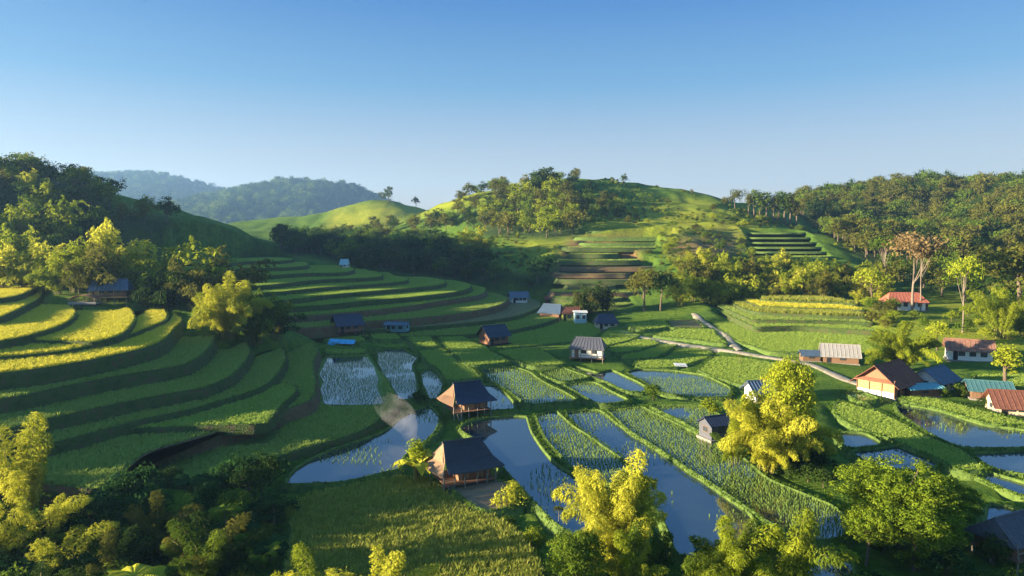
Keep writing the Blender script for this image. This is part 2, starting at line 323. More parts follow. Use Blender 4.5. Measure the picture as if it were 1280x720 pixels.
# ------------------------------------------------------------------ terrain
CP = []
for f in FIELDS:
    raw = f['raw']; st = 2 if len(raw) > 6 else 1
    for p in raw[::st]: CP.append((p[0], p[1], f['z'] - .15))
for c in [(0,222,230),(60,236,230),(100,249,235),(140,256,245),(185,270,255),(235,277,270),(300,285,275),(370,303,270),(418,320,268),(200,322,215),(255,330,215),
          (0,300,200),(100,305,200),(0,330,180),(100,345,165),(190,372,150),(250,395,140),(300,405,135),(340,415,140),
          (400,332,300),(480,337,290),(560,347,285),(610,356,260),(450,312,380),(540,302,400),
          (390,281,560),(430,262,590),(456,247,600),(490,250,610),(525,258,620),(400,300,480),(440,290,520),(500,285,520),
          (535,262,440),(560,248,430),(590,236,430),(640,238,430),(700,226,430),(760,221,430),(800,228,430),(850,238,425),(900,251,420),(960,270,410),(1010,286,400),
          (600,290,380),(560,322,320),(640,300,340),(680,302,320),(655,332,270),(600,350,262),(560,340,290),(720,276,350),(800,262,380),(830,283,325),(860,255,405),
          (870,300,300),(760,282,330),(900,270,370),(950,290,345),(880,325,265),(1060,300,345),(1090,345,270),(850,365,235),(820,385,215),(900,378,225),(1050,372,225),(1100,385,200),
          (1000,266,450),(1050,252,470),(1100,240,480),(1150,233,480),(1200,238,490),(1240,250,500),(1280,240,480),(1400,235,450),(1600,260,400),(1060,318,350),(1150,300,390),
          (1150,345,280),(1220,335,290),(1100,290,400),(1150,262,440),(1250,282,360),(1280,300,320),(1250,258,400),(1290,345,240),(1200,375,215),(1300,395,190),(1200,282,420),(1400,330,250),
          (1130,389,183),(1160,395,180),(1060,450,150),(1110,492,114),(1180,488,118),(1210,450,139),(1250,450,135),(1270,520,105),(1045,450,148)]:
    CP.append(at_depth(*c))
CP += [(40,42,-1.2),(85,60,-1.2),(120,60,-1),(190,60,3),(260,60,8),(-30,52,-2.2),(-58,56,-1),(-46,68,-.6),(-22,62,-1.2),(0,30,-2.5),(60,20,-2.5),(-60,30,1),(-20,45,-2.4),
       (-85,66,3),(-115,62,8),(-200,100,20),(-240,140,22),(-170,42,24),(-190,26,29),(-190,38,31),(-215,30,33),(-215,42,34),(-190,5,28),(-190,53,26),(-215,60,28),(-185,-10,25),(-230,-15,28),(-260,5,30),(-260,35,38),(-300,70,34),(-300,200,50),(-400,100,40),(-320,0,34),(-210,200,36),(-240,240,48),  # includes an unseen ridge on the left, heights shaped for the shadow it casts
       (-150,330,35),(-250,330,46),(-100,380,14),(-200,420,25),(-100,760,20),(60,620,30),(150,620,25),(-20,580,20),(350,650,30),(200,650,25),
       (420,200,40),(420,60,30),(0,-150,5),(-200,-150,40),(250,-150,25),(0,-400,10),(-450,-300,30),(450,-300,25),(480,400,45),(-450,500,30),(-450,760,25),(450,760,25),(150,760,20),(200,150,5),(210,110,4),(260,200,14),(90,52,-1),(0,52,-1.8)]
CP = np.array(CP)
def tps_fit(cp, lam=.05):
    S = 100.0; X = cp[:, :2] / S; n = len(X)
    d2 = ((X[:, None] - X[None]) ** 2).sum(2); K = -np.sqrt(d2 + .0009)
    A = np.zeros((n + 3, n + 3)); A[:n, :n] = K + np.eye(n) * lam; A[:n, n] = 1; A[:n, n + 1:] = X; A[n, :n] = 1; A[n + 1:, :n] = X.T
    return S, X, np.linalg.solve(A, np.concatenate([cp[:, 2], np.zeros(3)]))
TS, TX, TW = tps_fit(CP)
def tps(x, y):
    q = np.stack([x.ravel(), y.ravel()], 1) / TS; out = np.empty(len(q)); n = len(TX)
    for i in range(0, len(q), 20000):
        a = q[i:i + 20000]; d2 = ((a[:, None] - TX[None]) ** 2).sum(2)
        out[i:i + 20000] = (-np.sqrt(d2 + .0009)) @ TW[:n] + TW[n] + a @ TW[n + 1:]
    return out.reshape(x.shape)
def graded(a, b, step, lo, hi):
    core = list(np.arange(a, b + 1e-6, step)); s = step; v = b; R_ = []
    while v < hi: s *= 1.12; v += s; R_.append(v)
    s = step; v = a; L_ = []
    while v > lo: s *= 1.12; v -= s; L_.append(v)
    return np.array(L_[::-1] + core + R_)
GX = graded(-250, 300, 1.7, -4000, 4000); GY = graded(25, 470, 1.7, -1500, 4000)
XX, YY = np.meshgrid(GX, GY)
_h = np.random.default_rng(3)
def vnoise(x, y, s, seed=0):
    """value noise on a random lattice"""
    g = np.random.default_rng(seed).random((256, 256)); u = x / s + 100.3; v = y / s + 77.7
    i = np.floor(u).astype(int); j = np.floor(v).astype(int); a = u - i; b = v - j; a = a*a*(3-2*a); b = b*b*(3-2*b)
    i0, i1, j0, j1 = i % 256, (i + 1) % 256, j % 256, (j + 1) % 256
    return (g[i0, j0] * (1-a) * (1-b) + g[i1, j0] * a * (1-b) + g[i0, j1] * (1-a) * b + g[i1, j1] * a * b) * 2 - 1
def fbm(x, y, s, n=4, seed=0): return sum(vnoise(x, y, s / 2**k, seed + k) / 2**k for k in range(n))
cx = np.clip(XX, -470, 500); cy = np.clip(YY, -450, 780)
Z = tps(cx, cy)
over = np.maximum(np.abs(XX - cx), np.abs(YY - cy)); wv = np.clip(over / 250, 0, 1); wv = wv * wv * (3 - 2 * wv)
Z = Z * (1 - wv) + 12 * wv
hill = np.clip((Z - 6) / 14, 0, 1)
Z = Z + hill * (fbm(XX, YY, 42, 4, 5) * 2.2 + fbm(XX, YY, 9, 2, 15) * .5)
# far ridges
def ridge(pts, Y, sig, Z, seed):
    xs = np.array([at_depth(a, b, Y)[0] for a, b in pts]); zs = np.array([at_depth(a, b, Y)[2] for a, b in pts])
    c = np.interp(XX, xs, zs); yy = YY + fbm(XX, YY * 0, 350, 3, seed) * 110
    prof = np.exp(-((yy - Y) / sig) ** 2); sp_ = 1 - np.abs(fbm(XX, YY, 270, 4, seed + 9)) * .55 * (1 - prof) * 2
    return np.where(YY < 520, Z, np.maximum(Z, 12 + (c - 12 + fbm(XX, YY, 60, 3, seed + 4) * 5) * prof * np.clip(sp_, .4, 1)))
Z = ridge([(-300,300),(0,245),(90,228),(150,217),(200,218),(235,228),(262,237),(300,243),(340,250),(420,262),(520,275),(640,290)], 2700, 520, Z, 21)
Z = ridge([(150,300),(230,262),(290,246),(330,237),(372,231),(410,232),(440,237),(470,252),(520,272),(600,300)], 2100, 420, Z, 31)
Z = np.maximum(Z, -3.4)

def inside(P, x, y):
    r = np.zeros(x.shape, bool); n = len(P)
    for i in range(n):
        x1, y1 = P[i]; x2, y2 = P[(i + 1) % n]
        if y1 == y2: continue
        c = ((y1 > y) != (y2 > y)) & (x < (x2 - x1) * (y - y1) / (y2 - y1) + x1); r ^= c
    return r
def dist(P, x, y):
    d = np.full(x.shape, 1e9); n = len(P)
    for i in range(n):
        a = P[i]; b = P[(i + 1) % n]; ab = b - a; L = ab @ ab + 1e-9
        t = np.clip(((x - a[0]) * ab[0] + (y - a[1]) * ab[1]) / L, 0, 1)
        d = np.minimum(d, np.hypot(x - a[0] - t * ab[0], y - a[1] - t * ab[1]))
    return d
NEARZ = Z.copy()
for f in FIELDS:
    P = f['P']; mn = P.min(0) - 4; mxx = P.max(0) + 4
    i0, i1 = np.searchsorted(GX, [mn[0], mxx[0]]); j0, j1 = np.searchsorted(GY, [mn[1], mxx[1]])
    sx, sy = XX[j0:j1, i0:i1], YY[j0:j1, i0:i1]
    if sx.size == 0: continue
    ins = inside(P, sx, sy); d = dist(P, sx, sy); low = ins | (d < (1.3 if not f['cake'] else .5 if f['nm'] == 'terrace_ledge' else 1.9))
    sub = Z[j0:j1, i0:i1]
    if f['cake']: sub[:] = np.where(low, np.minimum(sub, f['z'] - (.9 if True else 0) - 0.0), sub)
    else:
        tgt = f['z'] - .9
        sub[:] = np.where(low, tgt, np.where(d < 4, np.clip(sub, f['z'] - .6, f['z'] + .18), sub))
# cakes: keep ground below every layer that stands above it
def terrain_z(x, y):
    x = np.atleast_1d(np.asarray(x, float)); y = np.atleast_1d(np.asarray(y, float))
    i = np.clip(np.searchsorted(GX, x) - 1, 0, len(GX) - 2); j = np.clip(np.searchsorted(GY, y) - 1, 0, len(GY) - 2)
    a = (x - GX[i]) / (GX[i + 1] - GX[i]); b = (y - GY[j]) / (GY[j + 1] - GY[j])
    return Z[j, i]*(1-a)*(1-b) + Z[j, i+1]*a*(1-b) + Z[j+1, i]*(1-a)*b + Z[j+1, i+1]*a*b
BB = [(f['P'].min(0), f['P'].max(0)) for f in FIELDS]
def ground(x, y):
    z = float(terrain_z(x, y)[0])
    for f, (mn, m2) in zip(FIELDS, BB):
        if mn[0] < x < m2[0] and mn[1] < y < m2[1] and f['z'] > z and inside(f['P'], np.array([x]), np.array([y]))[0]: z = f['z']
    return z
def on(px, py, ymin=38, ymax=1400):
    """the point of the ground seen at a photo pixel"""
    d = ray(px, py); Y = ymin
    while Y < ymax:
        t = Y / d[1]
        if CZ + d[2] * t <= ground(d[0] * t, Y):
            for _ in range(8):
                Y -= .12; t = Y / d[1]
                if CZ + d[2] * t > ground(d[0] * t, Y): break
            break
        Y += max(.9, Y * .006)
    t = Y / d[1]; return d[0] * t, Y, ground(d[0] * t, Y)

# land cover, painted as what grows there: R forest floor, G bare earth, B dry grass
ax, ay = XX.ravel(), YY.ravel()
PXs, PYs = project(ax, np.maximum(ay, 5), Z.ravel()); PXs = PXs.reshape(XX.shape); PYs = PYs.reshape(XX.shape)
front = YY > 20
def blob(pts, soft=14, yr=(0, 9e9)):
    P = np.array(pts, float); x, y = PXs.ravel(), PYs.ravel()
    sel = (x > P[:, 0].min() - 20) & (x < P[:, 0].max() + 20) & (y > P[:, 1].min() - 20) & (y < P[:, 1].max() + 20) & front.ravel() & (YY.ravel() > yr[0]) & (YY.ravel() < yr[1])
    out = np.zeros(x.shape); k = np.where(sel)[0]
    if len(k):
        s = inside(P, x[k], y[k]); d = dist(P, x[k], y[k]); out[k] = np.clip(.5 + np.where(s, d, -d) / soft, 0, 1)
    return out.reshape(XX.shape)
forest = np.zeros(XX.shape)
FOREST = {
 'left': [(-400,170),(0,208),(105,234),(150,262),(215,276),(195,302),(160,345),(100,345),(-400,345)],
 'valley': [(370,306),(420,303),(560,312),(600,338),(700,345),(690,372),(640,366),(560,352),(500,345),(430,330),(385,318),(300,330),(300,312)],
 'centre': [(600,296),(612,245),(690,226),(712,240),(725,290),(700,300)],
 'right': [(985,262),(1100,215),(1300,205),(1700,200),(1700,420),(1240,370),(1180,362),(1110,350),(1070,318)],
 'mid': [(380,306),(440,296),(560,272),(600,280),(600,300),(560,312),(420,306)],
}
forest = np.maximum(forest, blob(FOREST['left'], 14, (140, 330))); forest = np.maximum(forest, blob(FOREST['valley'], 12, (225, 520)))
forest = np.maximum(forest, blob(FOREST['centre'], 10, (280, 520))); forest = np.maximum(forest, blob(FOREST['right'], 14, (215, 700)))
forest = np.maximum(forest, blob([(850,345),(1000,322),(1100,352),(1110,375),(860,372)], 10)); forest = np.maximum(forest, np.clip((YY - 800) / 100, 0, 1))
bare = np.maximum(blob([(712,300),(745,296),(800,300),(800,340),(690,345),(700,320)], 14, (240, 380)), blob([(840,300),(900,288),(935,300),(905,330),(860,335),(835,315)], 20, (240, 420)) * .8)
bare = np.maximum(bare, blob([(940,366),(960,372),(1060,368),(1060,360),(930,360)], 8) * .8)
dry = np.maximum(blob([(735,268),(860,252),(960,262),(930,300),(800,290),(730,290)], 25, (280, 440)), blob([(640,300),(710,297),(700,325),(650,318)], 16, (240, 380)))
dry = np.maximum(dry, blob([(400,290),(420,260),(530,250),(600,235),(640,240),(560,262),(470,285)], 14, (380, 700)))
dry = np.maximum(dry, blob([(1060,372),(1200,370),(1300,410),(1300,450),(1100,430)], 25, (100, 260)) * .6)
me = bpy.data.meshes.new('ground')
ny, nx = XX.shape
idx = np.arange(nx * ny).reshape(ny, nx)
fc = np.stack([idx[:-1, :-1], idx[:-1, 1:], idx[1:, 1:], idx[1:, :-1]], -1).reshape(-1, 4)
me = mesh_np('ground', np.stack([XX.ravel(), YY.ravel(), Z.ravel()], 1), fc, True)
ca = me.color_attributes.new('cover', 'FLOAT_COLOR', 'POINT')
ca.data.foreach_set('color', np.stack([forest, bare, dry, np.ones_like(dry)], -1).astype(np.float32).ravel())
def ground_mat():
    m, t, b, o = newmat('ground_cover'); L = t.links
    at = t.nodes.new('ShaderNodeVertexColor'); at.layer_name = 'cover'; s = t.nodes.new('ShaderNodeSeparateColor'); L.new(at.outputs[0], s.inputs[0])
    n1 = noise_node(t, .06, 6, .6); n2 = noise_node(t, .5, 5, .65)
    ad = t.nodes.new('ShaderNodeMath'); ad.operation = 'MULTIPLY_ADD'; ad.inputs[1].default_value = .5; L.new(n1.outputs[0], ad.inputs[0])
    hf = t.nodes.new('ShaderNodeMath'); hf.operation = 'MULTIPLY'; hf.inputs[1].default_value = .5; L.new(n2.outputs[0], hf.inputs[0]); L.new(hf.outputs[0], ad.inputs[2])
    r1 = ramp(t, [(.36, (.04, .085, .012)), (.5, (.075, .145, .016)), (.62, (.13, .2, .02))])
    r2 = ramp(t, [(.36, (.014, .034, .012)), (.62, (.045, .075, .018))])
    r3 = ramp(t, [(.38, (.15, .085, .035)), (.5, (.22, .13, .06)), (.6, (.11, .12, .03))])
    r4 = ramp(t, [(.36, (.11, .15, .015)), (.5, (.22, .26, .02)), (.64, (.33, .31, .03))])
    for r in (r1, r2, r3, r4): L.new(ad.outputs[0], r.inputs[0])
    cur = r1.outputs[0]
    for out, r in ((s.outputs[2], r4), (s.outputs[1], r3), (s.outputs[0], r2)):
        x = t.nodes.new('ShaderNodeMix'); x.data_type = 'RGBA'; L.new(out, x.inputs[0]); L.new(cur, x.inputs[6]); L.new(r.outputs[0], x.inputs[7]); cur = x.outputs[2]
    L.new(cur, b.inputs['Base Color']); b.inputs['Roughness'].default_value = .95; b.inputs['Specular IOR Level'].default_value = .1
    n3 = noise_node(t, 1.2, 6, .7); bp = t.nodes.new('ShaderNodeBump'); bp.inputs['Strength'].default_value = .9; bp.inputs['Distance'].default_value = .7
    L.new(n3.outputs[0], bp.inputs['Height']); L.new(bp.outputs[0], b.inputs['Normal']); return m
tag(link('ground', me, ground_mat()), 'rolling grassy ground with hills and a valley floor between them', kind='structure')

# ------------------------------------------------------------------ build the terraces
def offset(P, d):
    a = np.roll(P, 1, 0); b = np.roll(P, -1, 0); t = b - a; t /= np.linalg.norm(t, axis=1)[:, None] + 1e-9
    n = np.stack([t[:, 1], -t[:, 0]], 1); return P + n * np.asarray(d).reshape(-1, 1)
TOPS = []
for f in FIELDS:
    P, z = f['P'], f['z']; n = len(P); k = f['kind']; wet = k in ('water', 'seed', 'seed2', 'spare')
    dr = f['drop'] or 1.0; rh = .28 if wet else .18
    if f['cake']: rh = .16
    bw = .3 if not f['cake'] else .35
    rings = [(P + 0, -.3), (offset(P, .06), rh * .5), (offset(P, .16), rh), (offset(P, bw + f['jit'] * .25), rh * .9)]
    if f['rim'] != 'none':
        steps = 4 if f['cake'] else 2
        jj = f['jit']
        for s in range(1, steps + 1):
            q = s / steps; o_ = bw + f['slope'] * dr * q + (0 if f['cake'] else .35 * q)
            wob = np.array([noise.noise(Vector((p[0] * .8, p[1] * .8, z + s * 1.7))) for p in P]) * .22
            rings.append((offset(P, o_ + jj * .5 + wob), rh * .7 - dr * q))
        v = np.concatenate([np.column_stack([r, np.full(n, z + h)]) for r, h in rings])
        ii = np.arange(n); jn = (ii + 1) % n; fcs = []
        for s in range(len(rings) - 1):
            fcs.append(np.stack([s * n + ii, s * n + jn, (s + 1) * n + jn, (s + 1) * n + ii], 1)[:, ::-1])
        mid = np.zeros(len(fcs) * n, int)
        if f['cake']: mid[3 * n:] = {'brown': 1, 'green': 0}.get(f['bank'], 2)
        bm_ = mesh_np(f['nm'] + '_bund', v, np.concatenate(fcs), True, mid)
    else:
        bm_ = None
    top = bpy.data.meshes.new('surface'); tz = z - .02 if f['rim'] != 'none' else z
    bm = bmesh.new(); vs = [bm.verts.new((p[0], p[1], tz)) for p in offset(P, .06)]; bm.faces.new(vs); bmesh.ops.triangulate(bm, faces=bm.faces[:])
    bm.normal_update(); 
    for fa in bm.faces:
        if fa.normal.z < 0: fa.normal_flip()
    bm.to_mesh(top); bm.free()
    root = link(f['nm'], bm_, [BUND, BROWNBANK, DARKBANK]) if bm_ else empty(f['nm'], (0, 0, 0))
    tag(root, f['label'], None, 'rice terraces and paddies', 'structure')
    tk = k
    link('water' if wet else 'field_surface', top, WATER if wet else SOILMAT[tk], root)

# ------------------------------------------------------------------ scattered stuff by geometry nodes
LIB = bpy.data.collections.new('plant_sources')
def source(name, me, col=None):
    o = bpy.data.objects.new(name, me); (col or LIB).objects.link(o); return o
def scatter(name, pts, rot, scl, cols, label):
    """pts as a vertex cloud carrying rot and scale; geometry nodes set a plant on each"""
    me = bpy.data.meshes.new(name); me.vertices.add(len(pts)); me.vertices.foreach_set('co', np.asarray(pts, np.float32).ravel())
    a = me.attributes.new('prot', 'FLOAT_VECTOR', 'POINT'); a.data.foreach_set('vector', np.asarray(rot, np.float32).ravel())
    a = me.attributes.new('pscl', 'FLOAT', 'POINT'); a.data.foreach_set('value', np.asarray(scl, np.float32))
    a = me.attributes.new('pidx', 'INT', 'POINT'); a.data.foreach_set('value', rng.integers(0, 1000, len(pts)).astype(np.int32))
    o = link(name, me); tag(o, label, None, None, 'stuff')
    g = bpy.data.node_groups.new(name, 'GeometryNodeTree'); g.interface.new_socket('Geometry', in_out='INPUT', socket_type='NodeSocketGeometry'); g.interface.new_socket('Geometry', in_out='OUTPUT', socket_type='NodeSocketGeometry')
    N = g.nodes; gi = N.new('NodeGroupInput'); go = N.new('NodeGroupOutput'); ip = N.new('GeometryNodeInstanceOnPoints'); ci = N.new('GeometryNodeCollectionInfo')
    ci.inputs['Collection'].default_value = cols; ci.inputs['Separate Children'].default_value = True; ci.inputs['Reset Children'].default_value = True
    ip.inputs['Pick Instance'].default_value = True
    def attr(nm, ty):
        x = N.new('GeometryNodeInputNamedAttribute'); x.data_type = ty; x.inputs[0].default_value = nm; return x.outputs[0]
    L = g.links; L.new(gi.outputs[0], ip.inputs['Points']); L.new(ci.outputs[0], ip.inputs['Instance'])
    L.new(attr('prot', 'FLOAT_VECTOR'), ip.inputs['Rotation']); L.new(attr('pscl', 'FLOAT'), ip.inputs['Scale']); L.new(attr('pidx', 'INT'), ip.inputs['Instance Index'])
    L.new(ip.outputs[0], go.inputs[0]); md = o.modifiers.new('scatter', 'NODES'); md.node_group = g; return o
def tuft_mesh(nb, h, wd, spread, seed, mat, bend=.5):
    r = np.random.default_rng(seed); v = []; f = []
    for i in range(nb):
        a = r.uniform(0, 6.28); q = r.uniform(0, spread * .3); bx, by = math.cos(a) * q, math.sin(a) * q; hh = h * r.uniform(.7, 1.1); out = spread * r.uniform(.3, 1)
        b2 = a + r.uniform(-.5, .5); dx, dy = math.cos(b2), math.sin(b2); sx, sy = -math.sin(a) * wd / 2, math.cos(a) * wd / 2; k = len(v)
        v += [(bx - sx, by - sy, -.05), (bx + sx, by + sy, -.05), (bx + dx*out*.4 + sx, by + dy*out*.4 + sy, hh*.65), (bx + dx*out*.4 - sx, by + dy*out*.4 - sy, hh*.65),
              (bx + dx*out, by + dy*out, hh * (1 - bend * .2)), (bx + dx*out, by + dy*out, hh * (1 - bend * .2) - .01)]
        f += [(k, k+1, k+2, k+3), (k+3, k+2, k+4, k+5)]
    me = mesh_np('tuft', v, f); me.materials.append(mat); return me
def tuftcol(name, n, **kw):
    c = bpy.data.collections.new(name)
    for i in range(n): source(name, tuft_mesh(seed=i + 11, **kw), c)
    return c
TC = {
 'tall': tuftcol('tall_rice_plant', 3, nb=11, h=.62, wd=.055, spread=.3, mat=RICE['tall']),
 'yellow': tuftcol('ripe_rice_plant', 3, nb=10, h=.58, wd=.06, spread=.36, mat=RICE['yellow']),
 'green': tuftcol('young_rice_plant', 3, nb=10, h=.36, wd=.06, spread=.32, mat=RICE['green']),
 'deep': tuftcol('rice_plant', 3, nb=10, h=.44, wd=.06, spread=.34, mat=RICE['deep']),
 'seed': tuftcol('rice_seedling', 3, nb=5, h=.32, wd=.04, spread=.10, mat=RICE['seed']),
 'grass': tuftcol('grass_tuft', 3, nb=10, h=.42, wd=.05, spread=.34, mat=leafmat('grass_blade', (.04, .085, .012), (.09, .17, .02), (.17, .26, .03), .35, .1)),
}
acc = {k: [] for k in TC}
for fi, f in enumerate(FIELDS):
    k = f['kind']
    if k in ('brown', 'dirt'): continue
    P, z = f['P'], f['z']; mn, m2 = P.min(0), P.max(0)
    mn = np.maximum(mn, [-150, 30]); m2 = np.minimum(m2, [200, 290]); yc = max(40, mn[1])
    sp_ = {'yellow': .36, 'green': .36, 'deep': .36, 'tall': .30, 'seed': .42, 'seed2': .36, 'spare': .62, 'water': .9}[k]
    sp_ = max(sp_, yc / 330)
    rowx = sp_ * (1.15 if k in ('seed', 'seed2', 'spare') else 1); rowy = sp_ * (.62 if k in ('seed', 'seed2', 'spare') else 1)
    gx, gy = np.meshgrid(np.arange(mn[0], m2[0], rowx), np.arange(mn[1], m2[1], rowy)); x = gx.ravel(); y = gy.ravel()
    x = x + rng.normal(0, rowx * (.2 if k in ('seed', 'seed2', 'spare') else .3), x.shape); y = y + rng.normal(0, rowy * .3, y.shape)
    m = inside(P, x, y); x, y = x[m], y[m]
    if k in ('seed', 'seed2', 'spare', 'water'):
        d = fbm(x, y, 9, 3, 60 + fi); th = {'seed': .1, 'seed2': .55, 'spare': -.4, 'water': -.85}[k]; m = (d + rng.random(len(x)) * .5 - .25) < th + .25; x, y = x[m], y[m]
    for f2 in FIELDS:
        if f2 is f or f2['z'] <= z or len(x) == 0: continue
        a, b = f2['P'].min(0) - 1.5, f2['P'].max(0) + 1.5
        if a[0] > m2[0] or b[0] < mn[0] or a[1] > m2[1] or b[1] < mn[1]: continue
        q = (x > a[0]) & (x < b[0]) & (y > a[1]) & (y < b[1])
        if q.any():
            kk = np.where(q)[0]; ins = inside(offset(f2['P'], .9), x[kk], y[kk]); keep = np.ones(len(x), bool); keep[kk[ins]] = False; x, y = x[keep], y[keep]
    # only what the photograph's side of the valley can show
    px, py = project(x, y, np.full(x.shape, z)); m = (px > -120) & (px < 1400) & (py < 860); x, y = x[m], y[m]
    s = rng.uniform(.7, 1.2, len(x)) * (.75 if k in ('seed', 'spare', 'water') else 1) * (1.35 if k == 'tall' else 1) * (sp_ / .36) ** .5
    key = {'seed2': 'seed', 'spare': 'seed', 'water': 'seed'}.get(k, k)
    acc[key].append(np.column_stack([x, y, np.full(len(x), z), s]))
    # grass along bund and bank
for f in FIELDS:
    P, z = f['P'], f['z']; dr = f['drop'] or 1.0; n = len(P)
    if f['rim'] == 'none': continue
    for rep in range(9 if P[:, 1].mean() < 130 else 5):
        q = rng.random(n); th = rng.random((n, 1)); base = P * (1 - th) + np.roll(P, -1, 0) * th
        if f['cake']:
            o_ = .3 + (.4 + f['slope'] * dr) * q; h = .16 - dr * np.clip((q - .25) / .75, 0, 1)
            if f['bank'] == 'brown': m = q < .35
            else: m = (q < .3) | (rng.random(n) < .18)
        else: o_ = .15 + q * .9; h = .22 - np.clip(q - .5, 0, 1) * .6; m = q > -1
        W = offset(P, o_) - P + base; m &= (W[:, 0] > -140) & (W[:, 1] < 290)
        pass; acc['grass'].append(np.column_stack([W, z + h, rng.uniform(.35, .75, n) * (1 if not f['cake'] else np.where(q < .3, .9, .8))])[m])
LBL = {'yellow': 'tall yellow rice standing in the upper left terraces', 'green': 'short bright green rice growing in the terraces and valley plots', 'deep': 'deep green rice growing in the shaded terraces and the front field',
       'tall': 'tall olive green rice filling the big front field', 'seed': 'rows of pale rice seedlings standing in the flooded paddies', 'grass': 'long grass fringing the bunds and banks between paddies'}
for k, a in acc.items():
    a = np.concatenate(a); 
    if k == 'grass':
        keep = np.ones(len(a), bool)
        for f2 in FIELDS:
            mn, m2 = f2['P'].min(0), f2['P'].max(0); q = np.where((a[:, 0] > mn[0]) & (a[:, 0] < m2[0]) & (a[:, 1] > mn[1]) & (a[:, 1] < m2[1]) & (a[:, 2] < f2['z'] + .1) & keep)[0]
            if len(q): keep[q[inside(f2['P'], a[q, 0], a[q, 1])]] = False
        a = a[keep]
    rot = np.column_stack([rng.uniform(-.12, .12, len(a)), rng.uniform(-.12, .12, len(a)), rng.uniform(0, 6.28, len(a))])
    scatter({'tall': 'tall_rice', 'yellow': 'ripening_rice', 'green': 'young_rice', 'deep': 'green_rice', 'seed': 'rice_seedlings', 'grass': 'bund_grass'}[k], a[:, :3], rot, a[:, 3], TC[k], LBL[k]); print(k, len(a))

# ------------------------------------------------------------------ plants: shared meshes
def quads(C, N, U, L, W_):
    """leaf quads: centres C, normals N, long axis U, half length L, half width W_"""
    N = N / (np.linalg.norm(N, axis=1)[:, None] + 1e-9); U = U - N * (U * N).sum(1)[:, None]; U /= np.linalg.norm(U, axis=1)[:, None] + 1e-9
    S = np.cross(N, U); L = np.asarray(L).reshape(-1, 1); W_ = np.asarray(W_).reshape(-1, 1)
    v = np.stack([C - U * L, C + S * W_ - U * L * .1, C + U * L, C - S * W_ + U * L * .1], 1).reshape(-1, 3)
    return v, np.arange(len(v)).reshape(-1, 4)
def rdir(r, n):
    v = r.normal(size=(n, 3)); return v / np.linalg.norm(v, axis=1)[:, None]
def tube(path, rad, seg=6):
    path = np.array(path, float); n = len(path); t = np.gradient(path, axis=0); t /= np.linalg.norm(t, axis=1)[:, None] + 1e-9
    a = np.cross(t, [0.13, 1, .1]); a /= np.linalg.norm(a, axis=1)[:, None]; b = np.cross(t, a); th = np.arange(seg) / seg * 2 * math.pi
    v = (path[:, None] + (a[:, None] * np.cos(th)[None, :, None] + b[:, None] * np.sin(th)[None, :, None]) * np.asarray(rad).reshape(-1, 1, 1)).reshape(-1, 3)
    i = np.arange(seg); f = [np.stack([k * seg + i, k * seg + (i + 1) % seg, (k + 1) * seg + (i + 1) % seg, (k + 1) * seg + i], 1) for k in range(n - 1)]
    return v, np.concatenate(f)
def join(parts):
    v = []; f = []; m = []; o = 0
    for p in parts:
        v.append(p[0]); f.append(p[1] + o); m.append(np.full(len(p[1]), p[2] if len(p) > 2 else 0)); o += len(p[0])
    return np.concatenate(v), np.concatenate(f), np.concatenate(m)
def crown_broad(seed, nclump, per, ls, shape=(.5, .5, .42), cz=.62, rc=.13, hollow=.45, lobes=5):
    """unit-height broadleaf crown: clumps of leaves on a few uneven lobes"""
    r = np.random.default_rng(seed); lob = []
    for i in range(lobes):
        a = i / lobes * 6.283 + r.uniform(-.5, .5); q = r.uniform(.25, .55); lob.append((math.cos(a) * q * shape[0], math.sin(a) * q * shape[1], r.uniform(-.35, .35) * shape[2], r.uniform(.5, .72)))
    lob.append((0, 0, .3 * shape[2], .66)); C = []
    for i in range(nclump):
        l = lob[i % len(lob)]; d = rdir(r, 1)[0]
        if d[2] < -.45: d[2] = -d[2]
        k = r.uniform(hollow + .25, 1.0) if r.random() < .82 else r.uniform(.3, .8)
        C.append((l[0] + d[0] * l[3] * shape[0] * k, l[1] + d[1] * l[3] * shape[1] * k, cz + l[2] + d[2] * l[3] * shape[2] * k))
    C = np.array(C); rr = rc * r.uniform(.55, 1.25, len(C)); D = rdir(r, len(C) * per); D[:, 2] = D[:, 2] * .8 + .15
    cc = np.repeat(C, per, 0); rad = np.repeat(rr, per); pos = cc + D * (rad * r.uniform(.55, 1.05, len(D)))[:, None]
    N = D + rdir(r, len(D)) * .7 + [0, 0, .35]; U = rdir(r, len(D)) + [0, 0, -.3]
    s = ls * r.uniform(.6, 1.3, len(D)); return quads(pos, N, U, s, s * .55), C
def trunk_mesh(seed, C, r0=.022, top=.55, nlimb=7, lean=.04):
    r = np.random.default_rng(seed); pth = [(math.sin(t * 3 + seed) * lean * t, math.cos(t * 2.3 + seed) * lean * t, t * top) for t in np.linspace(-.03, 1, 7)]
    ps = [tube(pth, np.linspace(r0 * 1.35, r0 * .55, 7), 7)]
    for i in range(nlimb):
        c = C[r.integers(len(C))] * [.85, .85, 1]; s = np.array(pth[r.integers(3, 7)]); m = (s + c) / 2 + [0, 0, -.02]
        ps.append(tube([s, m, c], [r0 * .5, r0 * .32, r0 * .12], 5))
    return join(ps)[:2]
MODELS = {}
def model(key, crown, C=None, trunk=None, barkm=BARK, **tk):
    cv, cf = crown; cm = mesh_np(key + '_crown', cv, cf); cm.materials.append(LEAF['green'])
    tv, tf = trunk if trunk is not None else trunk_mesh(len(MODELS) + 3, C, **tk); tm = mesh_np(key + '_trunk', tv, tf, True); tm.materials.append(barkm)
    MODELS[key] = (cm, tm)
for i in range(4):
    c, C = crown_broad(40 + i, 75, 26, .026, (.46, .44, .36), .6, .12); model('mid%d' % i, c, C)
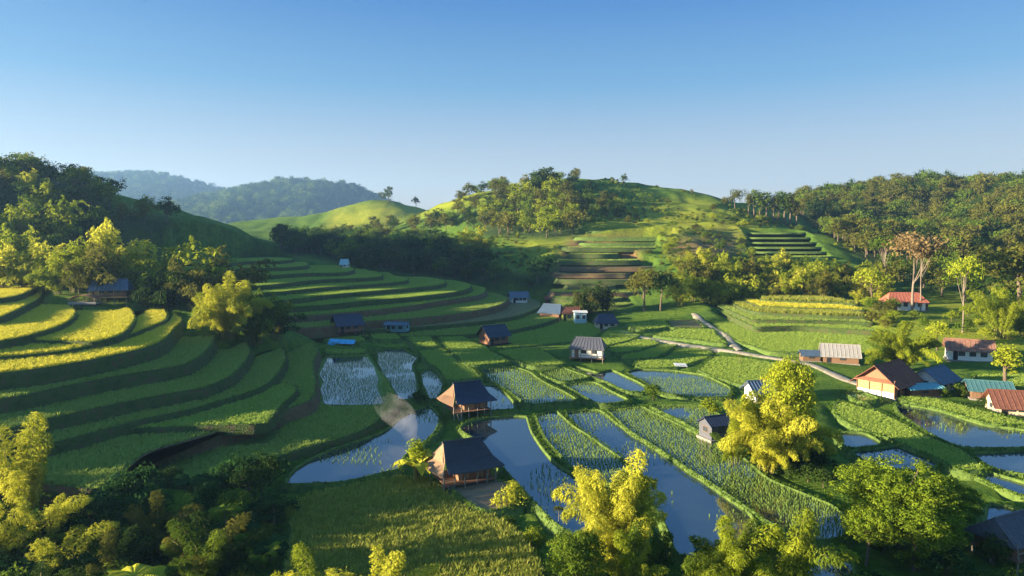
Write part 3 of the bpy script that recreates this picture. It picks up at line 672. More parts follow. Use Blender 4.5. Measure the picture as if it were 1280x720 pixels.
for i in range(4):
    c, C = crown_broad(60 + i, 52, 16, .042, (.48, .46, .52), .5, .15); model('far%d' % i, c, C, nlimb=4)
for i in range(2):
    c, C = crown_broad(80 + i, 60, 22, .024, (.17, .16, .46), .55, .085); model('tall%d' % i, c, C, top=.8)
for i in range(3):
    c, C = crown_broad(90 + i, 50, 30, .045, (.62, .6, .42), .45, .2); model('bush%d' % i, c, C, top=.3, nlimb=5)
for i in range(2):       # open crowned tree with bare lower trunk
    c, C = crown_broad(100 + i, 46, 24, .022, (.34, .3, .2), .78, .1, lobes=4); model('open%d' % i, c, C, top=.72, nlimb=10, r0=.013, barkm=PALEBARK)
c, C = crown_broad(120, 700, 60, .0115, (.55, .5, .52), .47, .062, .62, 9); model('big', c, C, nlimb=14)
c, C = crown_broad(121, 260, 40, .015, (.42, .4, .42), .55, .075, .6, 6); model('near', c, C, nlimb=10)

def plume_mesh(seed, curve, R0, nleaf, ll, lw, L=1.0):
    """one bamboo culm with its feathery plume of leaves; curve 0 upright .. 1 strongly arching; unit length"""
    r = np.random.default_rng(seed); n = 14; ang = R(89) - curve * .22; p = np.array([0., 0., 0.]); path = [p.copy()]
    for i in range(n):
        t = (i + 1) / n; a = ang - curve * (t ** 2.8) * 3.3 - .1 * t; p = p + np.array([math.cos(a), r.normal(0, .06), math.sin(a)]) / n; path.append(p.copy())
    path = np.array(path) * L; tt = np.linspace(0, 1, n + 1)
    ns = nleaf // 8; q = r.random(ns) ** .75 * .80 + .20; c = np.stack([np.interp(q, tt, path[:, k]) for k in range(3)], 1)
    tang = np.stack([np.interp(q, tt, np.gradient(path, axis=0)[:, k]) for k in range(3)], 1); tang /= np.linalg.norm(tang, axis=1)[:, None]
    env = np.clip((q - .2) / .38, 0, 1) ** .8 * np.sqrt(np.clip((1.03 - q) / .17, 0, 1)) * (1 + .2 * np.sin(q * 23 + seed)); d = rdir(r, ns); d -= tang * (d * tang).sum(1)[:, None]; d /= np.linalg.norm(d, axis=1)[:, None]
    rad = R0 * env * r.uniform(.3, 1.0, ns) ** .5 * np.where(r.random(ns) < .1, r.uniform(1.05, 1.4, ns), 1); sc_ = c + d * rad[:, None]; sc_[:, 2] -= rad * .25
    sdir = tang * .5 + d * .8 + [0, 0, -.7] + rdir(r, ns) * .35; sdir /= np.linalg.norm(sdir, axis=1)[:, None]
    k8 = 8; nleaf = ns * k8; along = np.tile(np.linspace(-1, 1, k8), ns) * ll * 1.7; sd = np.repeat(sdir, k8, 0); pos = np.repeat(sc_, k8, 0) + sd * along[:, None] + rdir(r, nleaf) * ll * .35
    N = np.repeat(d, k8, 0) + rdir(r, nleaf) * .6 + [0, 0, .25]; U = sd + rdir(r, nleaf) * .55 + [0, 0, -.2]; s = r.uniform(.6, 1.25, nleaf)
    lv, lf = quads(pos, N, U, ll * s, lw * s); cv, cf = tube(path, np.linspace(.0075, .002, n + 1), 5); v, f, m = join([(lv, lf, 0), (cv, cf, 1)])
    me = mesh_np('plume', v, f, False, m); me.materials.append(LEAF['lime']); me.materials.append(CULM); return me
PL_HI = [plume_mesh(200 + i, c_, .078, 4000, .0115, .0037) for i, c_ in enumerate((.12, .3, .42, .55, .68, .85))]
PL_LO = [plume_mesh(220 + i, c_, .10, 480, .030, .011) for i, c_ in enumerate((.12, .3, .42, .55, .68, .85))]
NB = [0]
def bamboo(x, y, z, h, n, label, col='lime', hi=False, spread=1.0, group=None, wide=1.0):
    r = np.random.default_rng(900 + NB[0]); NB[0] += 1
    root = empty('bamboo_clump', (x, y, z - .2), r.uniform(0, 6.28)); tag(root, label, 'bamboo', group)
    n = int(n * 1.2)
    for i in range(n):
        a = i * 2.399 + r.uniform(-.3, .3); q = (i + .5) / n; ci = min(5, int(q * 6 * spread)); me = (PL_HI if hi else PL_LO)[max(0, min(5, ci + int(r.integers(-1, 2))))]
        o = link('plume', me, None, root); o.location = (math.cos(a) * h * .10 * q ** .5 * wide, math.sin(a) * h * .10 * q ** .5 * wide, 0); hh = h * r.uniform(.55, 1.08) * (1.08 - .12 * q)
        o.rotation_euler = (r.uniform(-.16, .16), r.uniform(-.14, .12) * wide, a + r.uniform(-.4, .4)); o.scale = (hh * r.uniform(.9, 1.2) * wide, hh * r.uniform(.85, 1.25), hh)
        o.material_slots[0].link = 'OBJECT'; o.material_slots[0].material = LEAF[col if r.random() > .15 else {'lime': 'green', 'olive': 'dark', 'gold': 'lime', 'green': 'olive', 'dark': 'olive'}.get(col, col)]
    return root
def tree(key, x, y, z, h, label, col='green', name='tree', cat='tree', group=None, wide=1.0, rz=None):
    cm, tm = MODELS[key]; root = empty(name, (x, y, z - .1), random.uniform(0, 6.28) if rz is None else rz, (h * wide, h * wide * random.uniform(.9, 1.1), h)); tag(root, label, cat, group)
    o = link('crown', cm, None, root); o.material_slots[0].link = 'OBJECT'; o.material_slots[0].material = LEAF[col]
    link('trunk' if name != 'bush' else 'stem', tm, None, root); return root
def frond(r, L, droop, w0, nl=16, side=True):
    """a feather palm frond along +x"""
    v = []; f = []; n = nl
    for i in range(n + 1):
        t = i / n; x = L * (math.sin(min(1.5, t * 1.35)) / .975) * .9; zz = L * (.42 * t - droop * t * t); 
        if i < n:
            for s in (-1, 1):
                lw = w0 * math.sin(math.pi * (.12 + .85 * t)) ; k = len(v); tip = (x + lw * .55, s * lw, zz - lw * .45)
                v += [(x - .03 * L, 0, zz), (x + .05 * L, 0, zz + .01), tip, (tip[0] - .04 * L, tip[1], tip[2])]; f.append((k, k+1, k+2, k+3))
    return np.array(v), np.array(f)
def rotz(v, a): c, s = math.cos(a), math.sin(a); return np.column_stack([v[:, 0]*c - v[:, 1]*s, v[:, 0]*s + v[:, 1]*c, v[:, 2]])
def palm_models(seed):
    r = np.random.default_rng(seed); ps = []
    for i in range(15):
        v, f = frond(r, .36 * r.uniform(.85, 1.1), r.uniform(.45, 1.15), .11); v = rotz(v, i * 2.4); v[:, 2] += .72; ps.append((v, f))
    c = join(ps)[:2]; t = tube([(0, 0, -.02), (.012, 0, .25), (.004, .01, .5), (0, 0, .73)], [.028, .02, .017, .02], 8); return c, t
for i in range(2): c, t = palm_models(300 + i); model('palm%d' % i, c, None, t, PALEBARK)
def banana_model(seed):
    r = np.random.default_rng(seed); v = []; f = []
    for i in range(9):
        a = i * 2.4 + r.uniform(-.3, .3); L = r.uniform(.45, .65); up = r.uniform(.75, 1.25); k = len(v); n = 7
        for j in range(n):
            t = j / (n - 1); x = L * math.sin(t * 1.5) * .8; zz = .38 + L * (up * t - .95 * t * t); wd = .11 * math.sin(math.pi * min(1, .1 + t * .9)) ** .6
            for s in (-1, 0, 1): v.append((x * math.cos(a) - s * wd * math.sin(a), x * math.sin(a) + s * wd * math.cos(a), zz - (abs(s) * .03)))
        for j in range(n - 1):
            for s in (0, 1): q = k + j * 3 + s; f.append((q, q + 1, q + 4, q + 3))
    return (np.array(v), np.array(f)), tube([(0, 0, -.02), (0, 0, .2), (.01, 0, .42)], [.05, .042, .03], 8)
for i in range(2): c, t = banana_model(320 + i); model('banana%d' % i, c, None, t, CULM)

# ------------------------------------------------------------------ buildings
def hexm(name, c, rough=.75, var=.75, scale=2.5, bump=.25, metal=0, squash=None):
    return surf(name, tuple(q * var for q in c), c, scale, rough, bump, scale * 5, squash=squash, metal=metal)
M = {
 'thatch': hexm('shaded_thatch', (.085, .09, .115), .9, .5, 5, .8, squash=(6, 1, 1)), 'thatch_side': hexm('sunlit_thatch', (.34, .22, .13), .9, .5, 5, .7),  # unlit roof face and warm lit gable are put into the two thatch colours
 'navy': hexm('dark_blue_roof', (.035, .05, .095), .55, .6), 'blue': hexm('blue_roof', (.08, .125, .19), .5, .7), 'slate': hexm('grey_blue_roof', (.10, .105, .13), .6, .75),
 'rust': hexm('brown_red_roof', (.19, .075, .05), .8, .6), 'red': hexm('red_tile_roof', (.36, .12, .08), .8, .7), 'brownroof': hexm('brown_tile_roof', (.27, .14, .10), .85, .65), 'orange': hexm('orange_eave', (.30, .14, .085), .8, .7),
 'tin': hexm('grey_tin', (.38, .36, .34), .45, .75, metal=.2), 'teal': hexm('teal_sheet', (.07, .17, .18), .5, .7), 'turq': hexm('turquoise_paint', (.14, .36, .42), .6, .8), 'cyan': hexm('bright_blue_tarpaulin', (.05, .40, .75), .4, .8),
 'white': hexm('white_wall', (.76, .75, .72), .8, .85), 'cream': hexm('cream_wall', (.62, .52, .36), .8, .8), 'amber': hexm('amber_wall', (.50, .34, .13), .75, .75), 'lightblue': hexm('pale_blue_wall', (.35, .55, .62), .8, .8),
 'wood': hexm('brown_planks', (.24, .14, .085), .85, .5, 6, .5, squash=(5, 5, .6)), 'woodred': hexm('reddish_planks', (.33, .16, .095), .85, .6, 6, .5, squash=(5, 5, .6)), 'woodpale': hexm('pale_planks', (.46, .32, .19), .85, .6, 6, .5, squash=(5, 5, .6)),
 'post': hexm('grey_post', (.26, .23, .2), .9, .6, 6, .4), 'dark': hexm('dark_interior', (.02, .02, .022), .9, .6), 'glass': hexm('window_glass', (.05, .06, .07), .15, .8, 2, 0), 'yellowgreen': hexm('yellow_green_wall', (.38, .44, .08), .8, .8),  # dark colour stands in for unlit interiors, used on frames and doors too
 'stone': hexm('stone_base', (.30, .27, .24), .95, .55, 3, .8), 'dirt': surf('packed_dirt', (.11, .075, .045), (.2, .14, .09), .6, .95, .7, 5, c3=(.16, .12, .06)), 'gravel': surf('gravel_track', (.20, .17, .13), (.33, .29, .23), .5, .95, .8, 6, c3=(.16, .17, .08)),
}
class MB:
    def __init__(s): s.b = bmesh.new()
    def box(s, x0, y0, z0, x1, y1, z1):
        r = bmesh.ops.create_cube(s.b, size=1); bmesh.ops.scale(s.b, vec=(x1 - x0, y1 - y0, z1 - z0), verts=r['verts']); bmesh.ops.translate(s.b, vec=((x0 + x1) / 2, (y0 + y1) / 2, (z0 + z1) / 2), verts=r['verts']); return s
    def slab(s, pts, th):     # a sloping sheet with thickness, pts counter-clockwise from above
        n = len(pts); a = [s.b.verts.new(p) for p in pts]; c = [s.b.verts.new((p[0], p[1], p[2] - th)) for p in pts]
        s.b.faces.new(a); s.b.faces.new(c[::-1])
        for i in range(n): s.b.faces.new((a[i], c[i], c[(i + 1) % n], a[(i + 1) % n]))
        return s
    def prism(s, tri, y0, y1, ax='x'):   # gable triangle
        a = [s.b.verts.new((y0, p[0], p[1]) if ax == 'x' else (p[0], y0, p[1])) for p in tri]; c = [s.b.verts.new((y1, p[0], p[1]) if ax == 'x' else (p[0], y1, p[1])) for p in tri]
        n = len(tri); s.b.faces.new(a); s.b.faces.new(c[::-1])
        for i in range(n): s.b.faces.new((a[i], c[i], c[(i + 1) % n], a[(i + 1) % n]))
        return s
    def bar(s, p, q, r=.06):
        v, f = tube([p, ((p[0] + q[0]) / 2, (p[1] + q[1]) / 2, (p[2] + q[2]) / 2), q], [r, r, r], 6); vs = [s.b.verts.new(c) for c in v]
        for k in f: s.b.faces.new([vs[i] for i in k])
        s.b.faces.new(vs[:6][::-1]); s.b.faces.new(vs[-6:]); return s
    def build(s, name, mat, parent=None):
        bmesh.ops.recalc_face_normals(s.b, faces=s.b.faces[:]); me = bpy.data.meshes.new(name); s.b.to_mesh(me); s.b.free(); return link(name, me, mat, parent)
def ribs(pts, n, mb, up=.05, wd=.05):
    """raised seams running from ridge to eave; pts: ridge0, ridge1, eave1, eave0"""
    r0, r1, e1, e0 = [np.array(p, float) for p in pts]
    for i in range(n + 1):
        t = i / n; a = r0 + (r1 - r0) * t; b = e0 + (e1 - e0) * t; mb.bar(tuple(a + [0, 0, up * .3]), tuple(b + [0, 0, up * .3]), wd)
def house(name, x, y, z, rz, wd, dp, hw, label, roof='slate', wall='white', stilt=0.0, rise=1.4, ov=.5, hip=0.0, wins=2, door=True, skirt=None, gable=None, group=None, side='wood', base=True, cat='house', postm='post', nrib=10, sag=0):
    """ridge along local x; front is -y. Parts: wall, gable, roof, window, door, post, floor"""
    g = empty(name, (x, y, z), R(rz)); tag(g, label, cat, group)
    f0 = stilt; hx, hy = wd / 2, dp / 2
    MB().box(-hx, -hy, f0, hx, hy, f0 + hw).build('wall', M[wall], g)
    if gable or hip < .5:
        for sx in (-1, 1):
            gb = MB(); x0 = sx * (hx - .12); gb.prism([(-hy, f0 + hw), (hy, f0 + hw), (0, f0 + hw + rise * .93 * (1 - hip * .0))], x0 - .09, x0 + .09)
            if hip == 0: gb.build('gable', M[gable or wall], g)
            else: gb.b.free()
    top = f0 + hw + rise; ev = f0 + hw - ov * rise / hy * .9; rx = hx + ov - hip * hy
    rf = MB(); th = .09
    for s in (-1, 1):
        p = [(-rx, 0, top), (rx, 0, top), (hx + ov, s * (hy + ov), ev), (-hx - ov, s * (hy + ov), ev)]
        rf.slab(p if s < 0 else p[::-1], th)
        if nrib: ribs(p, nrib, rf)
    if hip > 0:
        for s in (-1, 1):
            p = [(s * rx, 0, top - .01), (s * (hx + ov), -hy - ov, ev - .004), (s * (hx + ov), hy + ov, ev - .004)]; rf.slab(p if s > 0 else p[::-1], th)
    rf.bar((-rx - .02, 0, top + .02), (rx + .02, 0, top + .02), .11)
    rf.build('roof', M[roof], g)
    if skirt:
        sk = MB(); z0 = f0 + hw * .98; o1 = ov + 1.3
        for s in (-1, 1): sk.slab([(s * hx, -hy, z0 + .25), (s * (hx + o1), -hy - .3, z0 - .45), (s * (hx + o1), hy + .3, z0 - .45), (s * hx, hy, z0 + .25)][::s], .08)
        sk.build('eave_roof', M[skirt], g)
    nw = wins
    for i in range(nw):
        t = (i + .5) / nw if not door else (i + 1.0) / (nw + 1); wx = -hx + wd * t + (0 if not door else .4); ww = min(.5, wd / nw * .28)
        fr = MB().box(wx - ww - .07, -hy - .05, f0 + hw * .38, wx + ww + .07, -hy + .02, f0 + hw * .80).build('window', M[side], g)
        MB().box(wx - ww, -hy - .075, f0 + hw * .42, wx + ww, -hy - .04, f0 + hw * .76).build('pane', M['glass'], fr)
    for sx in (-1, 1):
        fr = MB().box(sx * hx - .04, -.5, f0 + hw * .4, sx * hx + .04, .5, f0 + hw * .8).build('window', M[side], g)
        MB().box(sx * hx - .065, -.43, f0 + hw * .44, sx * hx + .065, .43, f0 + hw * .76).build('pane', M['glass'], fr)
    if door:
        dx = -hx + wd * .16; dr_ = MB().box(dx - .42, -hy - .05, f0 + .03, dx + .42, -hy + .02, f0 + hw * .82).build('door', M[side], g)
    if stilt > .1:
        MB().box(-hx - .5, -hy - .7, f0 - .14, hx + .5, hy + .15, f0 - .003).build('floor', M[side], g)
        nx = max(2, int(wd / 1.9))
        for i in range(nx + 1):
            for sy in (-hy - .55, 0, hy - .05): MB().bar((-hx - .3 + (wd + .6) * i / nx, sy, -1.2), (-hx - .3 + (wd + .6) * i / nx, sy, f0 - .1), .09).build('post', M[postm], g)
        for i in range(nx + 1): MB().bar((-hx - .3 + (wd + .6) * i / nx, -hy - .6, f0), (-hx - .3 + (wd + .6) * i / nx, -hy - .45, f0 + hw - .1), .06).build('veranda_post', M[postm], g)
        MB().box(-hx - .4, -hy - .63, f0 + .55, hx + .4, -hy - .58, f0 + .65).build('rail', M[postm], g)
    elif base: MB().box(-hx - .25, -hy - .25, -1.5, hx + .25, hy + .25, .02).build('base', M['stone'], g)
    return g

# ------------------------------------------------------------------ placing the buildings
def HS(px, py, **k):
    x, y, z = on(px, py); return x, y, z
def put(name, px, py, rz, wd, dp, hw, label, dz=.05, **k):
    x, y, z = HS(px, py); return house(name, x, y, z + dz, rz, wd, dp, hw, label, **k)

# brown thatched hut, front centre: two pitched roof with a lower skirt all round, open stilts and plank walls
def thatched_hut(px, py, rz, s, label, roofm, sidem, wallm, detail=True):
    x, y, z = on(px, py); g = empty('stilt_hut', (x, y, z), R(rz), s); tag(g, label, 'hut')
    f0 = 1.0; W2, D2, H = 3.0, 2.0, 1.9
    MB().box(-W2, -D2, f0 - .12, W2, D2 + .2, f0).build('floor', M['wood'], g)
    MB().box(-1.2, -D2 + .35, f0, W2 - .15, D2, f0 + H).build('wall', M[wallm], g)
    n = 16
    for i in range(n):     # vertical planks of the front wall
        x0 = -1.2 + 4.05 * i / n; MB().box(x0 + .02, -D2 + .29, f0 + .02, x0 + 4.05 / n - .02, -D2 + .35, f0 + H * random.uniform(.55, .62)).build('plank', M[random.choice([wallm, 'woodpale', 'woodred'])], g)
    for x0, ww in ((-.6, .5), (1.3, .55)):
        fr = MB().box(x0, -D2 + .27, f0 + 1.12, x0 + ww * 2, -D2 + .33, f0 + 1.75).build('window', M['wood'], g); MB().box(x0 + .07, -D2 + .25, f0 + 1.17, x0 + ww * 2 - .07, -D2 + .29, f0 + 1.7).build('shade_panel', M['dark'], fr)  # solid dark panel in each window, the room's shade given as colour
    rf = MB(); top, mid, ev = f0 + H + 2.1, f0 + H + .55, f0 + H - .45
    for sg in (-1, 1):     # steep upper roof, sagging a little
        p = [(-2.3, 0, top + .08), (0, 0, top - .05), (2.25, 0, top + .06), (2.95, sg * 1.75, mid), (0, sg * 1.8, mid - .08), (-2.75, sg * 1.75, mid)]
        rf.slab(p if sg < 0 else p[::-1], .14); ribs([(-2.3, 0, top + .05), (2.25, 0, top + .05), (2.95, sg * 1.78, mid), (-2.75, sg * 1.78, mid)], 22, rf, .03, .035)
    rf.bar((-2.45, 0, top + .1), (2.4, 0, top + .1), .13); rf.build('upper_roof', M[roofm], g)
    lo = MB()
    for sg in (-1, 1):
        p = [(-2.7, sg * 1.6, mid + .02), (2.95, sg * 1.6, mid), (3.9, sg * 3.1, ev), (0, sg * 3.15, ev - .1), (-2.9, sg * 3.05, ev)]; lo.slab(p if sg < 0 else p[::-1], .12)
        ribs([(-2.7, sg * 1.62, mid + .02), (2.9, sg * 1.62, mid), (3.9, sg * 3.08, ev), (-2.9, sg * 3.05, ev)], 24, lo, .03, .035)
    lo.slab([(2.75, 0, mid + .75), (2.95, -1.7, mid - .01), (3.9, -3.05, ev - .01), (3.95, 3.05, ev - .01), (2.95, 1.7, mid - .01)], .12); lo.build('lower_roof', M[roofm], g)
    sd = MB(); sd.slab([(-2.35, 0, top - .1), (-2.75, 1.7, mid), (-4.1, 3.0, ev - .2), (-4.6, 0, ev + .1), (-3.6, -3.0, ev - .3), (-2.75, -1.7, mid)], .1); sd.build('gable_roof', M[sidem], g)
    MB().bar((-2.35, -.05, top + .02), (-2.8, -1.75, mid + .05), .07).bar((-2.8, -1.75, mid + .05), (-3.6, -3.05, ev - .22), .06).build('bargeboard', M['woodpale'], g)
    for px_ in (-3.3, -2.0, -.8, .7, 1.9, 3.0):
        for sy in (-D2 - .65, D2 - .1): MB().bar((px_, sy, -1.3), (px_, sy, f0 + H - (.3 if sy < 0 else 0)), .085).build('post', M['post'], g)
    MB().box(-3.35, -D2 - .7, f0 + .55, -1.9, -D2 - .63, f0 + .62).build('rail', M['post'], g)
    MB().box(-3.35, -D2 - .7, f0 - .1, 3.05, -D2 + .0, f0 - .01).build('porch', M['woodred'], g)
    lad = MB(); lad.bar((-2.8, -D2 - 1.5, -.1), (-2.8, -D2 - .7, f0), .05).bar((-2.3, -D2 - 1.5, -.1), (-2.3, -D2 - .7, f0), .05)
    for q in range(4): t = (q + .6) / 4.4; lad.bar((-2.8, -D2 - 1.5 + .8 * t, -.1 + 1.1 * t), (-2.3, -D2 - 1.5 + .8 * t, -.1 + 1.1 * t), .04)
    lad.build('ladder', M['post'], g)
    MB().box(-.9, -1.4, -.6, 1.6, 1.2, .35).build('stacked_firewood', M['woodpale'], g) if detail else None
    return g
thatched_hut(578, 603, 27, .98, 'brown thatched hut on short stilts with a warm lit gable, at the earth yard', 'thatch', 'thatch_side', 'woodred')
thatched_hut(584, 516, 26, .95, 'dark hut with a blue grey roof on stilts standing at the small pond', 'navy', 'wood', 'wood', False)
put('house', 735, 449, -14, 6.2, 4.6, 2.2, 'white and blue house with a grey blue hipped roof in the valley centre', roof='slate', wall='white', stilt=.7, rise=1.7, ov=.6, hip=.45, wins=2)
put('house', 617, 431, 34, 5.4, 4.6, 2.2, 'brown wooden house with a dark blue roof behind the wide green paddy', roof='navy', wall='woodred', stilt=.5, rise=2.0, ov=.6, wins=2, side='dark')
put('house', 434, 405, 30, 5.8, 5.0, 2.1, 'brown wooden house with a navy roof below the terraced spur', roof='navy', wall='woodred', stilt=.9, rise=2.0, ov=.7, wins=2, side='dark')
put('hut', 497, 413, -10, 5.4, 3.2, 1.9, 'small turquoise hut with a nearly flat roof between green paddies', roof='blue', wall='turq', stilt=.5, rise=.45, ov=.5, wins=2, side='dark', cat='hut')
put('hill_house', 140, 377, 16, 6.4, 4.6, 2.0, 'wooden stilt house with a bright blue roof on the yellow terraces', roof='blue', wall='wood', stilt=1.2, rise=1.7, ov=.8, hip=.3, wins=3, side='amber')
put('house', 648, 378, 10, 5.4, 4.6, 2.3, 'blue roofed house with white pillars at the far left of the hamlet', roof='blue', wall='white', rise=1.5, ov=.8, wins=3, side='dark')
put('house', 690, 396, -25, 6.2, 4.6, 1.9, 'low house under a wide blue roof in the middle of the hamlet', roof='blue', wall='wood', rise=2.0, ov=.7, wins=1, hip=.4)
put('shed', 686, 381, 5, 2.6, 2.2, 2.4, 'tiny shed with a red front behind the blue roofed hamlet house', roof='red', wall='red', rise=.6, ov=.3, wins=1, door=False, cat='shed', side='dark')
put('house', 712, 401, 4, 5.2, 4.4, 2.6, 'yellow green walled house with a brown red roof in the hamlet', roof='rust', wall='yellowgreen', rise=1.5, ov=.4, wins=2, side='dark')
put('annex', 725, 404, 2, 3.4, 3.2, 3.4, 'pale blue two storey annex with a flat white roof beside the yellow green house', roof='white', wall='lightblue', rise=.25, ov=.35, wins=2, door=False, cat='house', nrib=0, side='white')
put('house', 757, 410, 8, 5.4, 4.4, 2.0, 'pale walled house with a rounded navy roof at the right end of the hamlet', roof='navy', wall='cream', rise=2.0, ov=.5, hip=.5, wins=2, side='dark')
put('house', 1129, 387, -6, 9.4, 5.2, 2.8, 'white house with a sunlit red tile roof on the terrace below the tan tree', roof='red', wall='white', rise=2.0, ov=.7, hip=.6, wins=4, side='brownroof')
put('porch', 1148, 387, -6, 3.6, 3.4, 2.0, 'open porch with a grey roof attached to the right of the red roofed house', roof='slate', wall='wood', rise=.6, ov=.4, wins=1, cat='porch')
put('barn', 1049, 452, -18, 6.6, 4.4, 1.7, 'low barn with a pale grey roof beside the gravel track', roof='tin', wall='wood', rise=1.9, ov=.5, wins=1, cat='barn', side='dark')
put('shed', 1012, 450, -8, 3.4, 2.6, 1.3, 'tiny shed with a blue roof at the edge of the gravel track', roof='blue', wall='wood', rise=.7, ov=.4, wins=1, door=False, cat='shed')
g = put('village_house', 1108, 490, 38, 8.2, 6.2, 2.5, 'large house with a dark red brown roof, orange eave and amber and white front', roof='rust', wall='woodred', rise=2.6, ov=.9, wins=2, side='dark')
# its lit left end: amber upper wall, white lower wall, orange eave
e = MB(); e.box(-4.22, -3.0, .9, -4.12, 3.0, 2.45); e.build('amber_wall', M['amber'], g)
e = MB()
for yy in (-3.0, -1.0, 1.05): e.box(-4.3, yy, .0, -4.14, yy + 1.9, .88)
e.build('white_wall', M['white'], g)
for yy in (-3.05, -1.05, 1.0, 3.0): MB().box(-4.36, yy - .06, 0, -4.22, yy + .06, 2.5).build('pillar', M['wood'], g)
MB().slab([(-4.15, -3.1, 2.95), (-5.05, -3.25, 2.5), (-5.05, 3.25, 2.5), (-4.15, 3.1, 2.95)], .1).build('orange_eave', M['orange'], g)
put('house', 1166, 486, 34, 5.6, 4.6, 2.2, 'white house with a blue curved roof right of the orange walled one', roof='blue', wall='white', rise=1.6, ov=.9, wins=2, side='wood')
put('shelter', 1148, 494, 12, 5.6, 3.0, 1.6, 'low shelter under a turquoise sheet roof between two houses', roof='turq', wall='wood', rise=.35, ov=.6, wins=1, door=False, cat='shelter')
put('long_house', 1210, 449, -24, 7.6, 4.4, 2.4, 'long white house with a brown tile roof by the right border', roof='brownroof', wall='white', rise=1.7, ov=.6, wins=3, side='dark')
put('house', 1234, 496, -20, 5.6, 4.4, 1.6, 'low house with a teal roof below the long white house', roof='teal', wall='wood', rise=1.1, ov=.6, wins=1)
put('house', 1266, 516, -14, 6.0, 4.4, 1.7, 'low house with a brown red roof at the right border', roof='rust', wall='cream', rise=1.8, ov=.7, wins=3, side='dark')
put('tin_house', 1258, 690, 24, 3.8, 3.2, 1.5, 'grey tin roofed house with a curved white roof edge standing in the flooded paddy', roof='slate', wall='wood', stilt=.6, rise=1.3, ov=.6, wins=2, hip=.3, nrib=14)
put('house', 953, 500, 10, 4.4, 3.6, 1.9, 'house with a blue roof mostly hidden behind the big bamboo', roof='blue', wall='white', rise=1.3, ov=.6, wins=2)
put('shed', 965, 494, 6, 3.2, 2.6, 2.1, 'small red roofed shed peeking out behind the big bamboo', roof='red', wall='wood', rise=.7, ov=.4, wins=1, door=False, cat='shed')
put('shack', 893, 546, 22, 3.0, 2.6, 2.0, 'dark tin shack at the left foot of the big bamboo', roof='navy', wall='slate', rise=.8, ov=.3, wins=1, door=False, cat='shack')
put('hut', 431, 335, -8, 2.8, 2.4, 1.7, 'tiny pale hut standing alone on the top terraces of the spur', roof='lightblue', wall='white', rise=1.7, ov=.3, wins=1, cat='hut')
# the grey covered platform beside the hill house
x, y, z = on(107, 381); g = empty('covered_platform', (x, y, z), R(6)); tag(g, 'grey covered platform with a curved roof, left of the blue roofed hill house', 'platform')
MB().box(-2.9, -1.3, .25, 2.7, 1.3, .75).build('deck', M['tin'], g); MB().box(-2.7, -1.1, -1, 2.5, 1.1, .2).build('base', M['dark'], g)
cr_ = MB(); N_ = 10
for i in range(N_):
    a, b = -1 + 2 * i / N_, -1 + 2 * (i + 1) / N_; h = lambda q: 2.2 - .9 * abs(q) ** 2.2
    cr_.slab([(a * 2.9, -1.5, h(a)), (b * 2.9, -1.5, h(b)), (b * 2.9, 1.5, h(b)), (a * 2.9, 1.5, h(a))], .09)
cr_.build('curved_roof', M['woodred'], g)
for q in (-2.5, -.8, .9, 2.4):
    for s_ in (-1.2, 1.2): MB().bar((q, s_, .75), (q, s_, 2.1 - .9 * abs(q / 2.9) ** 2.2), .07).build('post', M['post'], g)
# blue tarpaulin and a pale sheet on frames in the paddies
x, y, z = on(428, 432); g = empty('tarpaulin_shelter', (x, y, z), R(-4)); tag(g, 'bright blue tarpaulin stretched over low poles among green paddies', 'tarpaulin')
MB().slab([(-3.2, -.9, .9), (3.0, -.9, .75), (3.0, .9, 1.45), (-3.2, .9, 1.7)], .04).slab([(-3.2, -.9, .9), (-3.15, -1.0, .1), (-1.6, -1.0, .15), (-1.5, -.92, .88)], .03).build('sheet', M['cyan'], g)
for q in (-3.1, 0, 2.9):
    for s_, t_ in ((-.85, .8), (.85, 1.45)): MB().bar((q, s_, -.2), (q, s_, t_), .05).build('pole', M['post'], g)
x, y, z = on(851, 460); g = empty('field_shelter', (x, y, z), R(3)); tag(g, 'small white roofed field shelter at the edge of the long flooded paddy', 'shelter')
MB().slab([(-1.3, -.7, 1.1), (1.2, -.7, 1.0), (1.2, .8, 1.35), (-1.3, .8, 1.5)], .06).build('roof', M['white'], g)
for q in (-1.1, 1.0):
    for s_ in (-.6, .7): MB().bar((q, s_, -.2), (q, s_, 1.05), .05).build('pole', M['post'], g)

# gravel tracks draped over the ground
def track(px, wd, label):
    C = [on(a, b)[:2] for a, b in px]; C = interp_poly(C, False, 1.5); t = np.gradient(C, axis=0); t /= np.linalg.norm(t, axis=1)[:, None]; nn = np.stack([-t[:, 1], t[:, 0]], 1); v = []
    zc = np.array([max(ground(*(c + n_ * q)) for q in (-wd / 2, 0, wd / 2)) for c, n_ in zip(C, nn)]); k = np.ones(5) / 5; zc = np.convolve(np.pad(zc, 2, 'edge'), k, 'valid') + .16
    for q, dz in ((-.95, -.7), (-.5, -.02), (-.22, .04), (.0, .07), (.22, .04), (.5, -.02), (.95, -.7)):
        w_ = q * wd * (1 + .12 * np.sin(np.arange(len(C)) * .9)); v.append(np.column_stack([C + nn * w_[:, None], zc + dz]))
    n = len(C); f = [np.stack([j * n + np.arange(n - 1), j * n + np.arange(1, n), (j + 1) * n + np.arange(1, n), (j + 1) * n + np.arange(n - 1)], 1)[:, ::-1] for j in range(6)]
    tag(link('track', mesh_np('track', np.concatenate(v), np.concatenate(f), True), M['gravel']), label, None, None, 'structure')
track([(778,415),(790,419),(815,424),(855,431),(890,436),(925,441),(960,447),(1010,455),(1035,465),(1060,476),(1085,484)], 1.9, 'pale gravel track crossing the valley from the hamlet to the orange walled house')
track([(868,392),(874,398),(886,407),(896,414),(906,421),(916,430),(926,439)], 1.6, 'side track winding down from the bamboo hedge to the main gravel track')

